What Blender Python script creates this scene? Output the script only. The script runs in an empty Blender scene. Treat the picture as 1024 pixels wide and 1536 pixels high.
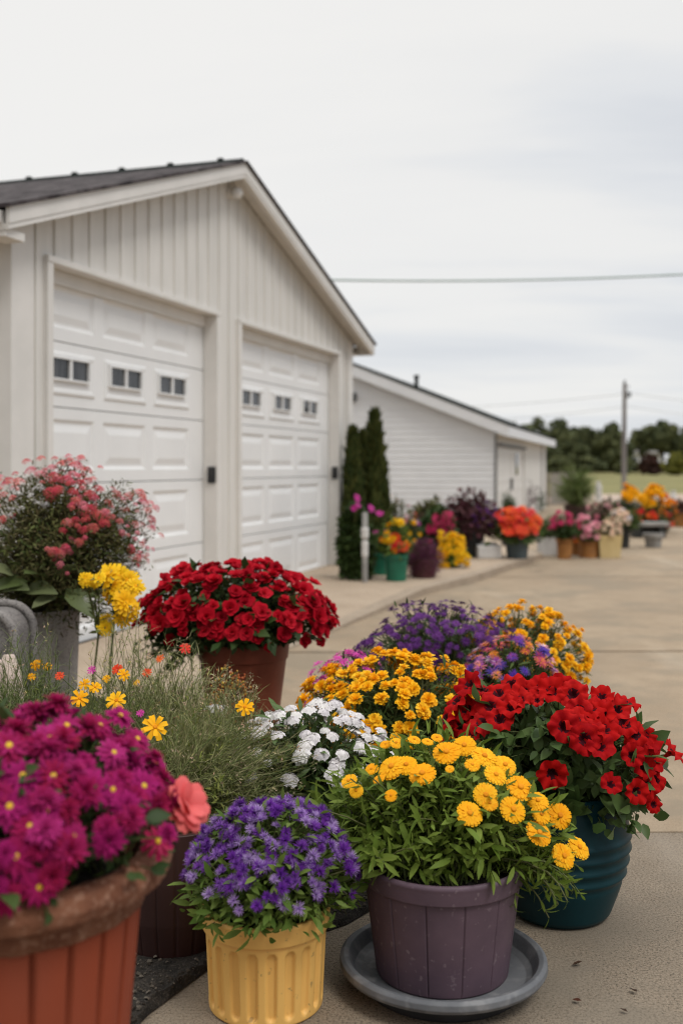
import bpy, math, random
import numpy as np
from mathutils import Vector, Matrix

rng = np.random.default_rng(11)
random.seed(5)
SC = bpy.context.scene
COL = SC.collection
HC, F, CX, HY = 1.2, 1606.0, 512.0, 700.0      # camera height, focal length in photo pixels, principal column, horizon row


def gp(x, y, h=0.0):
    """ground point (height h) seen at photo pixel x, y"""
    z = (HC - h) * F / (y - HY)
    return np.array([(x - CX) / F * z, z, h])


def pt(x, y, z):
    return np.array([(x - CX) * z / F, z, HC - (y - HY) * z / F])


# ------------------------------------------------------------------ objects
def tag(o, label=None, cat=None, group=None, kind=None):
    if label: o['label'] = label
    if cat: o['category'] = cat
    if group: o['group'] = group
    if kind: o['kind'] = kind
    return o


def thing(name, label, cat, loc=(0, 0, 0), rz=0.0, group=None):
    o = bpy.data.objects.new(name, None)
    COL.objects.link(o)
    o.location = [float(v) for v in loc]
    o.rotation_euler = (0, 0, rz)
    o.empty_display_size = 0.1
    return tag(o, label, cat, group)


# ------------------------------------------------------------------ mesh builders
class T:
    """quad template: verts, quads, material per quad, var per quad"""
    def __init__(s, v, q, m=None, r=None):
        s.v = np.asarray(v, float).reshape(-1, 3)
        s.q = np.asarray(q, int).reshape(-1, 4)
        s.m = np.zeros(len(s.q), int) if m is None else np.asarray(m, int)
        s.r = np.zeros(len(s.q)) if r is None else np.asarray(r, float)

    def mat(s, k):
        return T(s.v, s.q, np.full(len(s.q), k), s.r)


class Q:
    """collects instanced quad templates into one mesh"""
    def __init__(s):
        s.V, s.F, s.M, s.R, s.n = [], [], [], [], 0

    def add(s, t, pos=None, rot=None, scl=None, var=None):
        if pos is None:
            pos = np.zeros((1, 3))
        pos = np.asarray(pos, float).reshape(-1, 3)
        m = len(pos)
        if m == 0:
            return s
        if rot is None:
            rot = np.repeat(np.eye(3)[None], m, 0)
        if scl is None:
            scl = np.ones(m)
        scl = np.broadcast_to(np.asarray(scl, float), (m,)) if np.ndim(scl) < 2 else np.asarray(scl)
        tv = t.v[None] * (scl[:, None, None] if scl.ndim == 1 else scl[:, None, :])
        v = np.einsum('mij,mnj->mni', rot, tv) + pos[:, None]
        nv = len(t.v)
        f = t.q[None] + (np.arange(m) * nv)[:, None, None] + s.n
        s.V.append(v.reshape(-1, 3)); s.F.append(f.reshape(-1, 4))
        s.M.append(np.tile(t.m, m))
        if var is None:
            var = rng.random(m)
        s.R.append((np.asarray(var)[:, None] + t.r[None]).reshape(-1))
        s.n += m * nv
        return s

    def template(s):
        return T(np.concatenate(s.V), np.concatenate(s.F), np.concatenate(s.M), np.concatenate(s.R))

    def mesh(s, name, mats, origin=(0, 0, 0), smooth=True):
        t = s.template()
        return tmesh(t, name, mats, origin, smooth)

    def build(s, name, mats, parent=None, smooth=True, world=True):
        """world verts; put into the parent's frame (parents here are unrotated empties)"""
        org = np.array(parent.location) if (parent is not None and world) else np.zeros(3)
        if parent is not None and world and parent.parent is not None:
            org = org + np.array(parent.parent.location)
        o = bpy.data.objects.new(name, s.mesh(name, mats, org, smooth))
        COL.objects.link(o)
        if parent is not None:
            o.parent = parent
        return o


def tmesh(t, name, mats, origin=(0, 0, 0), smooth=True):
    me = bpy.data.meshes.new(name)
    v = (t.v - np.asarray(origin)).astype(np.float32)
    me.vertices.add(len(v)); me.vertices.foreach_set('co', v.ravel())
    nq = len(t.q)
    me.loops.add(nq * 4); me.loops.foreach_set('vertex_index', t.q.ravel().astype(np.int32))
    me.polygons.add(nq); me.polygons.foreach_set('loop_start', (np.arange(nq) * 4).astype(np.int32))
    me.polygons.foreach_set('material_index', t.m.astype(np.int32))
    me.polygons.foreach_set('use_smooth', np.full(nq, smooth))
    me.update(calc_edges=True)
    a = me.attributes.new('var', 'FLOAT', 'FACE'); a.data.foreach_set('value', t.r.astype(np.float32))
    for mt in (mats if isinstance(mats, (list, tuple)) else [mats]):
        me.materials.append(mt)
    return me


class P:
    """plain polygons for buildings; local coordinates of the parent"""
    def __init__(s): s.v, s.f, s.m = [], [], []

    def poly(s, pts, m=0):
        n = len(s.v); s.v += [tuple(map(float, p)) for p in pts]; s.f.append(list(range(n, n + len(pts)))); s.m.append(m)
        return s

    def box(s, x0, x1, y0, y1, z0, z1, m=0):
        n = len(s.v)
        s.v += [(x, y, z) for z in (z0, z1) for y in (y0, y1) for x in (x0, x1)]
        for q in ((0, 2, 3, 1), (4, 5, 7, 6), (0, 1, 5, 4), (2, 6, 7, 3), (0, 4, 6, 2), (1, 3, 7, 5)):
            s.f.append([n + i for i in q]); s.m.append(m)
        return s

    def prism(s, pts, axis, c0, c1, m=0):
        """polygon in the plane across axis ('x': (y,z), 'y': (x,z), 'z': (x,y)) swept c0..c1"""
        def mk(p, c):
            a, b = p
            return {'x': (c, a, b), 'y': (a, c, b), 'z': (a, b, c)}[axis]
        n = len(s.v); k = len(pts)
        s.v += [mk(p, c0) for p in pts] + [mk(p, c1) for p in pts]
        s.f.append([n + i for i in range(k)][::-1]); s.m.append(m)
        s.f.append([n + k + i for i in range(k)]); s.m.append(m)
        for i in range(k):
            j = (i + 1) % k
            s.f.append([n + i, n + j, n + k + j, n + k + i]); s.m.append(m)
        return s

    def build(s, name, mats, parent=None, smooth=False, bevel=0.0):
        me = bpy.data.meshes.new(name); me.from_pydata(s.v, [], s.f)
        for mt in (mats if isinstance(mats, (list, tuple)) else [mats]): me.materials.append(mt)
        me.polygons.foreach_set('material_index', s.m)
        if smooth: me.polygons.foreach_set('use_smooth', [True] * len(s.f))
        import bmesh
        bm = bmesh.new(); bm.from_mesh(me); bmesh.ops.recalc_face_normals(bm, faces=bm.faces)
        if bevel: bmesh.ops.bevel(bm, geom=list(bm.edges), offset=bevel, segments=2, affect='EDGES', profile=0.5)
        bm.to_mesh(me); bm.free()
        o = bpy.data.objects.new(name, me); COL.objects.link(o)
        if parent is not None: o.parent = parent
        return o


# ------------------------------------------------------------------ maths
def nrm(a):
    a = np.asarray(a, float)
    return a / np.maximum(np.linalg.norm(a, axis=-1, keepdims=True), 1e-9)


def frame(d, up):
    """columns x=d, z≈up"""
    d = nrm(d); y = np.cross(up, d)
    bad = np.linalg.norm(y, axis=-1) < 1e-4
    if np.any(bad):
        y[bad] = np.cross(np.array([1.0, .2, .1]), d[bad])
    y = nrm(y); n = np.cross(d, y)
    return np.stack([d, y, n], -1)


def zframe(n, spin=None):
    """columns with z=n, random spin"""
    n = nrm(n); m = len(n)
    r = nrm(rng.normal(size=(m, 3)))
    x = nrm(r - n * np.sum(r * n, -1, keepdims=True))
    return np.stack([x, np.cross(n, x), n], -1)


def leafT(L=1.0, W=.3, bend=.2, fold=.15, seg=4, shape='lance', ruffle=0.0):
    t = np.linspace(0, 1, seg + 1)
    if shape == 'lance': w = np.sin(np.pi * np.clip(t * .93 + .05, 0, 1)) ** .8
    elif shape == 'ovate': w = np.sin(np.pi * np.clip(t, 0, 1) ** .75) ** .75
    elif shape == 'petal': w = np.sin(np.pi * np.clip(t * .78 + .1, 0, 1)) ** .7
    elif shape == 'tooth': w = .45 + .55 * np.clip(t * 1.5, 0, 1); w[-1] *= .62
    elif shape == 'spoon': w = .35 + .65 * t ** 1.2; w[-1] *= .72
    elif shape == 'round': w = np.sqrt(np.clip(1 - (2 * t * .97 - 1) ** 2, .02, 1))
    else: w = 1 - .85 * t
    w = np.maximum(w, .03) * W / 2
    z = -bend * L * t ** 2
    v = []
    for i in range(seg + 1):
        rf = ruffle * W * (1 if i % 2 else -1)
        v += [(L * t[i], -w[i], z[i] + fold * w[i] + rf), (L * t[i], 0, z[i]), (L * t[i], w[i], z[i] + fold * w[i] - rf)]
    q = []
    for i in range(seg):
        a = 3 * i
        q += [(a, a + 3, a + 4, a + 1), (a + 1, a + 4, a + 5, a + 2)]
    return T(v, q)


def lathe(prof, seg=64, mod=None):
    prof = np.asarray(prof, float); k = len(prof)
    th = np.linspace(0, 2 * np.pi, seg, endpoint=False)
    TH = np.broadcast_to(th[None], (k, seg)); R = np.broadcast_to(prof[:, 0:1], (k, seg)); Z = np.broadcast_to(prof[:, 1:2], (k, seg)).copy()
    if mod: R, Z = mod(TH, R.copy(), Z)
    v = np.stack([R * np.cos(TH), R * np.sin(TH), Z], -1).reshape(-1, 3)
    i, j = np.meshgrid(np.arange(k - 1), np.arange(seg), indexing='ij')
    j2 = (j + 1) % seg
    q = np.stack([i * seg + j, i * seg + j2, (i + 1) * seg + j2, (i + 1) * seg + j], -1).reshape(-1, 4)
    return T(v, q)


def crisp(prof, e=.0025, dense=0):
    """doubles profile points near corners so smooth shading keeps its edges; dense adds points on long spans"""
    p = [np.array(a, float) for a in prof]; out = [p[0]]
    for i in range(1, len(p)):
        a, b = p[i - 1], p[i]; L = np.linalg.norm(b - a)
        if L > 3 * e:
            out.append(a + (b - a) * e / L)
            for k in range(1, dense if L > .06 else 0): out.append(a + (b - a) * k / dense)
            out.append(b - (b - a) * e / L)
        out.append(b)
    return np.array(out)


def bez(a, b, c, t):
    t = t[None, :, None]
    return (1 - t) ** 2 * a[:, None] + 2 * t * (1 - t) * b[:, None] + t ** 2 * c[:, None]


def tubes(q, a, b, c, r0, r1, seg=5, sides=4, var=None, m=0):
    """tapered curved stems, vectorised"""
    n = len(a)
    if n == 0: return
    t = np.linspace(0, 1, seg + 1); p = bez(a, b, c, t)
    tan = nrm(np.gradient(p, axis=1))
    ref = np.array([.31, .17, .93]); u = nrm(np.cross(tan, ref)); w = np.cross(tan, u)
    r0 = np.broadcast_to(r0, (n,)); r1 = np.broadcast_to(r1, (n,))
    rad = r0[:, None] * (1 - t) + r1[:, None] * t
    ang = np.linspace(0, 2 * np.pi, sides, endpoint=False)
    v = p[:, :, None] + rad[:, :, None, None] * (np.cos(ang)[None, None, :, None] * u[:, :, None] + np.sin(ang)[None, None, :, None] * w[:, :, None])
    base = (np.arange(n) * (seg + 1) * sides)[:, None, None]
    i, j = np.meshgrid(np.arange(seg), np.arange(sides), indexing='ij'); j2 = (j + 1) % sides
    f = np.stack([i * sides + j, i * sides + j2, (i + 1) * sides + j2, (i + 1) * sides + j], -1).reshape(1, -1, 4) + base
    q.V.append(v.reshape(-1, 3)); q.F.append(f.reshape(-1, 4) + q.n); nf = seg * sides
    q.M.append(np.full(n * nf, m)); q.R.append(np.repeat(rng.random(n) if var is None else np.full(n, var), nf)); q.n += n * (seg + 1) * sides


def path_tube(q, pts, r, sides=8, m=0):
    """one tube through a list of points; r a number or one per point"""
    p = np.asarray(pts, float); n = len(p)
    tan = nrm(np.gradient(p, axis=0)); ref = np.array([.31, .17, .93]) if abs(tan[0][2]) < .9 else np.array([1., .1, 0])
    u = nrm(np.cross(tan, ref)); w = np.cross(tan, u); r = np.broadcast_to(np.asarray(r, float), (n,))
    ang = np.linspace(0, 2 * np.pi, sides, endpoint=False)
    v = p[:, None] + r[:, None, None] * (np.cos(ang)[None, :, None] * u[:, None] + np.sin(ang)[None, :, None] * w[:, None])
    i, j = np.meshgrid(np.arange(n - 1), np.arange(sides), indexing='ij'); j2 = (j + 1) % sides
    f = np.stack([i * sides + j, i * sides + j2, (i + 1) * sides + j2, (i + 1) * sides + j], -1).reshape(-1, 4)
    q.V.append(v.reshape(-1, 3)); q.F.append(f + q.n); q.M.append(np.full(len(f), m)); q.R.append(np.full(len(f), .5)); q.n += n * sides


def sprigs(qs, ql, a, b, c, leaf, nleaf, size, t0=.25, ang=.9, stem=(.0022, .0010), taper=.35, m=0, jit=.25, droop=0.0):
    """stems with leaves spiralling up them"""
    n = len(a)
    if n == 0: return
    if qs is not None: tubes(qs, a, b, c, stem[0], stem[1])
    t = np.linspace(t0, 1.0, nleaf); p = bez(a, b, c, t); tan = nrm(np.gradient(p, axis=1))
    u = nrm(np.cross(tan, np.array([.31, .17, .93]))); w = np.cross(tan, u)
    az = rng.random((n, 1)) * 6.28 + np.arange(nleaf)[None] * 2.4 + rng.normal(0, jit, (n, nleaf))
    rad = np.cos(az)[..., None] * u + np.sin(az)[..., None] * w
    el = ang + rng.normal(0, jit, (n, nleaf, 1))
    d = tan * np.cos(el) + rad * np.sin(el); d[..., 2] -= droop
    up = tan * np.sin(el) - rad * np.cos(el) + np.array([0, 0, .3])
    s = size * (1 - taper * t[None]) * (.75 + .5 * rng.random((n, nleaf)))
    v = np.clip(rng.random((n, 1)) * .55 + rng.random((n, nleaf)) * .45, 0, .999)
    ql.add(leaf.mat(m), p.reshape(-1, 3), frame(d.reshape(-1, 3), up.reshape(-1, 3)), s.ravel(), v.ravel())


class Dome:
    """lumpy half-ellipsoid a plant fills"""
    def __init__(s, c, r, amp=.08, seed=0):
        s.c = np.asarray(c, float); s.r = np.asarray(r, float); g = np.random.default_rng(seed)
        s.k = g.normal(0, 3.0, (6, 3)); s.ph = g.random(6) * 6.28; s.amp = amp

    def rad(s, d): return 1 + s.amp * np.sin(d @ s.k.T + s.ph).sum(-1) / 2.0

    def dirs(s, n, zmin=-.1, zmax=1.0, front=False):
        z = zmin + (zmax - zmin) * rng.random(n); a = rng.random(n) * 2 * np.pi; h = np.sqrt(np.clip(1 - z * z, 0, 1))
        return np.stack([h * np.cos(a), h * np.sin(a), z], -1)

    def even(s, n, zmin=0.0, jit=.06):
        k = np.arange(n) + .5; z = zmin + (1 - zmin) * (1 - k / n); a = k * 2.39996; h = np.sqrt(np.clip(1 - z * z, 0, 1))
        return nrm(np.stack([h * np.cos(a), h * np.sin(a), z], -1) + rng.normal(0, jit, (n, 3)))

    def at(s, d, rho=1.0):
        return s.c + d * s.r * (s.rad(d) * rho)[:, None] if np.ndim(rho) else s.c + d * s.r * (s.rad(d) * rho)[:, None]

    def normal(s, d): return nrm(d / s.r)

    def hit(s, px, py, rho=1.0):
        o = np.array([0, 0, HC]); d = np.array([(px - CX) / F, 1, -(py - HY) / F])
        R = s.r * rho; oo = (o - s.c) / R; dd = d / R
        A, B, C = dd @ dd, oo @ dd, oo @ oo - 1; D = B * B - A * C
        t = (-B - math.sqrt(D)) / A if D > 0 else -B / A
        p = o + t * d
        return p, nrm((p - s.c) / R / R)


def stemset(n, base, br, tips, lift=.35):
    a = np.tile(np.asarray(base, float), (n, 1)); ang = rng.random(n) * 6.28; rr = br * np.sqrt(rng.random(n))
    a[:, 0] += rr * np.cos(ang); a[:, 1] += rr * np.sin(ang)
    dh = tips - a
    b = a + dh * np.array([.45, .45, 0]); b[:, 2] = np.maximum(a[:, 2], tips[:, 2]) + lift * (.2 + .3 * rng.random(n)) * np.linalg.norm(dh[:, :2], axis=1) - .25 * np.abs(dh[:, 2])
    return a, b, tips
# ------------------------------------------------------------------ materials
def nodes(name):
    m = bpy.data.materials.new(name); m.use_nodes = True
    nt = m.node_tree; return m, nt, nt.nodes['Principled BSDF']


def N(nt, typ, **kw):
    n = nt.nodes.new(typ)
    for k, v in kw.items():
        if k in n.inputs: n.inputs[k].default_value = v
        else: setattr(n, k, v)
    return n


def ramp(nt, fac, stops):
    r = nt.nodes.new('ShaderNodeValToRGB'); e = r.color_ramp.elements
    while len(e) < len(stops): e.new(.5)
    for i, (p, c) in enumerate(stops):
        e[i].position = p; e[i].color = (*c, 1) if len(c) == 3 else c
    nt.links.new(fac, r.inputs[0]); return r


def tc(nt, scale=(1, 1, 1), coord='Object'):
    t = nt.nodes.new('ShaderNodeTexCoord'); mp = nt.nodes.new('ShaderNodeMapping'); mp.inputs['Scale'].default_value = scale
    nt.links.new(t.outputs[coord], mp.inputs[0]); return mp.outputs[0]


def noise(nt, vec, scale, detail=4, rough=.55):
    n = N(nt, 'ShaderNodeTexNoise', Scale=scale, Detail=detail, Roughness=rough); nt.links.new(vec, n.inputs['Vector']); return n.outputs['Fac']


def mixc(nt, fac, a, b, mode='MIX'):
    m = nt.nodes.new('ShaderNodeMix'); m.data_type = 'RGBA'; m.blend_type = mode
    for k, v in ((0, fac), (6, a), (7, b)):
        if hasattr(v, 'is_output'): nt.links.new(v, m.inputs[k])
        else: m.inputs[k].default_value = v if k == 0 else (*v, 1)
    return m.outputs[2]


def bump(nt, p, h, strength=.3, dist=.005):
    b = N(nt, 'ShaderNodeBump', Strength=strength, Distance=dist); nt.links.new(h, b.inputs['Height']); nt.links.new(b.outputs[0], p.inputs['Normal'])


def surf(name, c1, c2, scale=6, rough=.7, c3=None, fine=None, thr=(.52, .68), bump_s=.2, bump_d=.004, bscale=None, stretch=(1, 1, 1), lo=.35, hi=.65, spec=.4):
    """two-tone weathered surface, optional fine speckle c3 at scale fine"""
    m, nt, p = nodes(name); v = tc(nt, stretch)
    n1 = noise(nt, v, scale, 6, .6)
    col = ramp(nt, n1, [(lo, c1), (hi, c2)]).outputs[0]
    if c3 is not None:
        n2 = noise(nt, v, fine, 2, .5); f = ramp(nt, n2, [(thr[0], (0, 0, 0)), (thr[1], (.8, .8, .8))]).outputs[0]
        col = mixc(nt, f, col, c3)
    nt.links.new(col, p.inputs['Base Color']); p.inputs['Roughness'].default_value = rough
    p.inputs['Specular IOR Level'].default_value = spec
    if bump_s: bump(nt, p, noise(nt, v, bscale or scale * 8, 4), bump_s, bump_d)
    return m


def plant(name, stops, rough=.5, tr=.25, spec=.12):
    """leaf or petal: own colour varies per piece (face attribute + object), light passes through a little"""
    m, nt, p = nodes(name)
    a = N(nt, 'ShaderNodeAttribute', attribute_name='var'); oi = nt.nodes.new('ShaderNodeObjectInfo')
    ad = N(nt, 'ShaderNodeMath', operation='ADD'); nt.links.new(a.outputs['Fac'], ad.inputs[0]); nt.links.new(oi.outputs['Random'], ad.inputs[1])
    fr = N(nt, 'ShaderNodeMath', operation='PINGPONG'); fr.inputs[1].default_value = 1.0; nt.links.new(ad.outputs[0], fr.inputs[0])
    k = len(stops); col = ramp(nt, fr.outputs[0], [(i / max(k - 1, 1), c) for i, c in enumerate(stops)]).outputs[0]
    nt.links.new(col, p.inputs['Base Color']); p.inputs['Roughness'].default_value = rough; p.inputs['Specular IOR Level'].default_value = spec
    if tr:
        out = nt.nodes['Material Output']; t = nt.nodes.new('ShaderNodeBsdfTranslucent'); nt.links.new(col, t.inputs[0])
        mx = nt.nodes.new('ShaderNodeMixShader'); mx.inputs[0].default_value = tr
        nt.links.new(p.outputs[0], mx.inputs[1]); nt.links.new(t.outputs[0], mx.inputs[2]); nt.links.new(mx.outputs[0], out.inputs[0])
    return m


M = {}
M['cladding'] = surf('cream_painted_wood', (.63, .612, .575), (.71, .688, .65), 3, .6, stretch=(3, 3, .4), bump_s=.12)
M['trim'] = surf('white_painted_trim', (.67, .65, .615), (.73, .705, .67), 4, .5, bump_s=.08)
M['door'] = surf('white_steel_door', (.76, .76, .755), (.80, .80, .795), 2.2, .42, bump_s=.03)
M['siding'] = surf('white_lap_siding', (.70, .71, .73), (.76, .77, .79), 2, .55, stretch=(1, 1, 3), bump_s=.06)
M['gap'] = surf('dark_joint', (.05, .048, .045), (.07, .066, .06), 5, .9)
M['strip_grey'] = surf('grey_corner_strip', (.13, .13, .135), (.17, .17, .17), 5, .6)  # dark grey of the shed's corner and trim strips
M['black'] = surf('black_plastic', (.018, .018, .02), (.03, .03, .03), 9, .38, bump_s=.05)
M['drip'] = surf('dark_roof_edge', (.018, .022, .021), (.028, .033, .031), 9, .95, spec=.05)


def shingle_mat():
    m, nt, p = nodes('asphalt_shingles'); v = tc(nt)
    br = N(nt, 'ShaderNodeTexBrick', Scale=1.0); br.inputs['Color1'].default_value = (.028, .024, .026, 1); br.inputs['Color2'].default_value = (.055, .045, .047, 1)
    br.inputs['Mortar'].default_value = (.03, .028, .03, 1); br.inputs['Mortar Size'].default_value = .012; br.inputs['Brick Width'].default_value = .3; br.inputs['Row Height'].default_value = .14
    sw = nt.nodes.new('ShaderNodeSeparateXYZ'); cb = nt.nodes.new('ShaderNodeCombineXYZ'); nt.links.new(v, sw.inputs[0])
    nt.links.new(sw.outputs[1], cb.inputs[0]); nt.links.new(sw.outputs[0], cb.inputs[1]); nt.links.new(cb.outputs[0], br.inputs['Vector'])
    n = noise(nt, tc(nt, (1, 1.6, 1)), 5.5, 6, .75); c = mixc(nt, ramp(nt, n, [(.44, (0, 0, 0)), (.60, (.9, .9, .9))]).outputs[0], br.outputs[0], (.125, .112, .113))
    nt.links.new(c, p.inputs['Base Color']); p.inputs['Roughness'].default_value = .95; p.inputs['Specular IOR Level'].default_value = .1; bump(nt, p, n, .4, .01); return m


M['shingle'] = shingle_mat()


def glass_mat():
    m, nt, p = nodes('dark_window_glass'); p.inputs['Base Color'].default_value = (.02, .022, .024, 1); p.inputs['Roughness'].default_value = .08
    n = noise(nt, tc(nt, (9, 1, 1)), 3, 2); c = ramp(nt, n, [(.35, (.016, .018, .02)), (.65, (.06, .062, .065))]).outputs[0]; nt.links.new(c, p.inputs['Base Color']); return m


M['glass'] = glass_mat()


def concrete_mat(name, k, g, spots=.5):
    m, nt, p = nodes(name); v = tc(nt)
    sc3 = lambda c: tuple(x * kk for x, kk in zip(c, k))
    big = noise(nt, v, .55, 5, .6); mid = noise(nt, v, 5.5, 6, .65); fine = noise(nt, v, 150, 3, .75); grit = noise(nt, v, 420, 2, .6)
    c = ramp(nt, big, [(.3, sc3((.33, .255, .18))), (.5, sc3((.43, .335, .24))), (.72, sc3((.50, .40, .29)))]).outputs[0]
    c = mixc(nt, ramp(nt, mid, [(.34, (.55, .55, .55)), (.62, (0, 0, 0))]).outputs[0], c, sc3((.30, .23, .16)))
    c = mixc(nt, g, c, ramp(nt, fine, [(.34, (.13, .125, .115)), (.47, (.72, .72, .72)), (.60, (1, 1, 1))]).outputs[0], 'MULTIPLY')
    c = mixc(nt, ramp(nt, grit, [(.55, (0, 0, 0)), (.70, (g * .8, g * .8, g * .8))]).outputs[0], c, sc3((.62, .54, .43)))
    st1 = noise(nt, v, 1.3, 7, .68); c = mixc(nt, ramp(nt, st1, [(.40, (spots, spots, spots)), (.52, (0, 0, 0))]).outputs[0], c, sc3((.27, .225, .17)))
    st2 = noise(nt, tc(nt, (.8, .22, 1)), 1.1, 6, .6); c = mixc(nt, ramp(nt, st2, [(.56, (0, 0, 0)), (.70, (.45, .45, .45))]).outputs[0], c, sc3((.54, .46, .37)))
    vo = N(nt, 'ShaderNodeTexVoronoi', Scale=.55, feature='DISTANCE_TO_EDGE'); wv = nt.nodes.new('ShaderNodeVectorMath'); wv.operation = 'ADD'; wn = N(nt, 'ShaderNodeTexNoise', Scale=2.2, Detail=5); nt.links.new(v, wn.inputs['Vector']); nt.links.new(v, wv.inputs[0]); nt.links.new(wn.outputs['Color'], wv.inputs[1]); nt.links.new(wv.outputs[0], vo.inputs['Vector'])
    cm = N(nt, 'ShaderNodeMath', operation='MULTIPLY'); ck = ramp(nt, vo.outputs['Distance'], [(.0, (.7, .7, .7)), (.006, (0, 0, 0))]).outputs[0]; nt.links.new(ck, cm.inputs[0]); nt.links.new(ramp(nt, noise(nt, v, .7, 2), [(.5, (0, 0, 0)), (.56, (1, 1, 1))]).outputs[0], cm.inputs[1]); c = mixc(nt, cm.outputs[0], c, sc3((.12, .095, .07)))
    nt.links.new(c, p.inputs['Base Color']); p.inputs['Roughness'].default_value = .85; p.inputs['Specular IOR Level'].default_value = .25
    ad = N(nt, 'ShaderNodeMath', operation='ADD'); nt.links.new(fine, ad.inputs[0]); nt.links.new(grit, ad.inputs[1]); bump(nt, p, ad.outputs[0], .05, .002); return m


M['concrete'] = concrete_mat('worn_concrete', (.89, .875, .835), .5, .75)
M['aggregate'] = concrete_mat('exposed_aggregate_concrete', (.69, .705, .72), 1.0, .6)
M['walkway'] = surf('tan_walkway_concrete', (.37, .285, .205), (.46, .365, .27), 2.2, .85, c3=(.28, .21, .15), fine=60, bump_s=.3)
M['kerb'] = surf('kerb_concrete', (.31, .245, .18), (.40, .32, .24), 4, .85, c3=(.2, .16, .12), fine=60, bump_s=.3)
M['base'] = surf('dark_earth_base', (.03, .026, .02), (.05, .042, .034), 3, .95)
M['soil'] = surf('dark_damp_soil', (.012, .010, .008), (.035, .028, .021), 30, .95, c3=(.075, .062, .05), fine=160, bump_s=.8, bump_d=.01)
M['mulch'] = plant('gravel_and_bark_chips', [(.015, .012, .010), (.035, .028, .022), (.15, .13, .105), (.03, .025, .02)], .9, 0)
M['field'] = surf('dry_green_field', (.16, .15, .05), (.25, .22, .085), .09, .95, c3=(.14, .14, .045), fine=1.2, bump_s=0)
M['dirt'] = surf('pinkish_dirt_strip', (.40, .30, .235), (.48, .38, .31), .4, .95, bump_s=0)
M['wood_fence'] = surf('weathered_grey_boards', (.19, .17, .145), (.30, .27, .235), 6, .85, stretch=(1, 1, .15))
M['pole'] = surf('grey_weathered_pole', (.15, .14, .135), (.24, .225, .21), 5, .85, stretch=(1, 1, .1))
M['wire'] = surf('greenish_cable', (.33, .42, .39), (.40, .48, .45), 3, .7, bump_s=0)
M['wire_thin'] = surf('pale_cable', (.35, .37, .38), (.42, .44, .45), 3, .6, bump_s=0)
M['bark'] = surf('brown_bark', (.05, .037, .027), (.10, .078, .058), 14, .9, stretch=(1, 1, .2), bump_s=.5)

# ------------------------------------------------------------------ world, sun, camera
W = bpy.data.worlds.new('World'); SC.world = W; W.use_nodes = True
nt = W.node_tree; bg = nt.nodes['Background']; out = nt.nodes['World Output']
SUN_EL, SUN_AZ = math.radians(55), math.radians(138)          # azimuth from +Y towards +X: over the right shoulder
sky = nt.nodes.new('ShaderNodeTexSky'); sky.sky_type = 'NISHITA'; sky.sun_disc = False; sky.sun_elevation = SUN_EL; sky.sun_rotation = SUN_AZ
nt.links.new(sky.outputs[0], bg.inputs[0]); bg.inputs[1].default_value = .1
g = nt.nodes.new('ShaderNodeTexCoord'); sx = nt.nodes.new('ShaderNodeSeparateXYZ'); nt.links.new(g.outputs['Generated'], sx.inputs[0])


def mth(op, a, b=None):
    n = N(nt, 'ShaderNodeMath', operation=op)
    for i, v in enumerate((a, b)):
        if v is None: continue
        if hasattr(v, 'is_output'): nt.links.new(v, n.inputs[i])
        else: n.inputs[i].default_value = v
    return n.outputs[0]


zz = mth('MAXIMUM', sx.outputs[2], 0.0)
den = mth('ADD', zz, .16)
cb = nt.nodes.new('ShaderNodeCombineXYZ')
nt.links.new(mth('DIVIDE', sx.outputs[0], den), cb.inputs[0]); nt.links.new(mth('DIVIDE', sx.outputs[1], den), cb.inputs[1])
mp = nt.nodes.new('ShaderNodeMapping'); mp.inputs['Rotation'].default_value = (0, 0, math.radians(22)); mp.inputs['Scale'].default_value = (.45, 1.3, 1); mp.inputs['Location'].default_value = (3.1, 1.7, 0)
nt.links.new(cb.outputs[0], mp.inputs[0])
nz = N(nt, 'ShaderNodeTexNoise', Scale=1.25, Detail=5, Roughness=.5, Distortion=.5); nt.links.new(mp.outputs[0], nz.inputs['Vector'])
# brighter where the hidden sun stands (upper left), greyer to the right
side = mth('SUBTRACT', nz.outputs['Fac'], mth('MULTIPLY', sx.outputs[0], .62))
mp2 = nt.nodes.new('ShaderNodeMapping'); mp2.inputs['Rotation'].default_value = (0, 0, math.radians(14)); mp2.inputs['Scale'].default_value = (.5, 3.6, 1); nt.links.new(cb.outputs[0], mp2.inputs[0])
nz2 = N(nt, 'ShaderNodeTexNoise', Scale=1.5, Detail=6, Roughness=.55, Distortion=.8); nt.links.new(mp2.outputs[0], nz2.inputs['Vector'])
side = mth('ADD', side, mth('MULTIPLY', mth('SUBTRACT', nz2.outputs['Fac'], .5), .05))
side = mth('ADD', side, mth('MULTIPLY', zz, .12))
cr = ramp(nt, side, [(.20, (.70, .725, .765)), (.34, (.785, .80, .82)), (.46, (.87, .867, .857)), (.68, (.91, .90, .88))])
cloud = nt.nodes.new('ShaderNodeBackground'); nt.links.new(cr.outputs[0], cloud.inputs[0])
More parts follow.
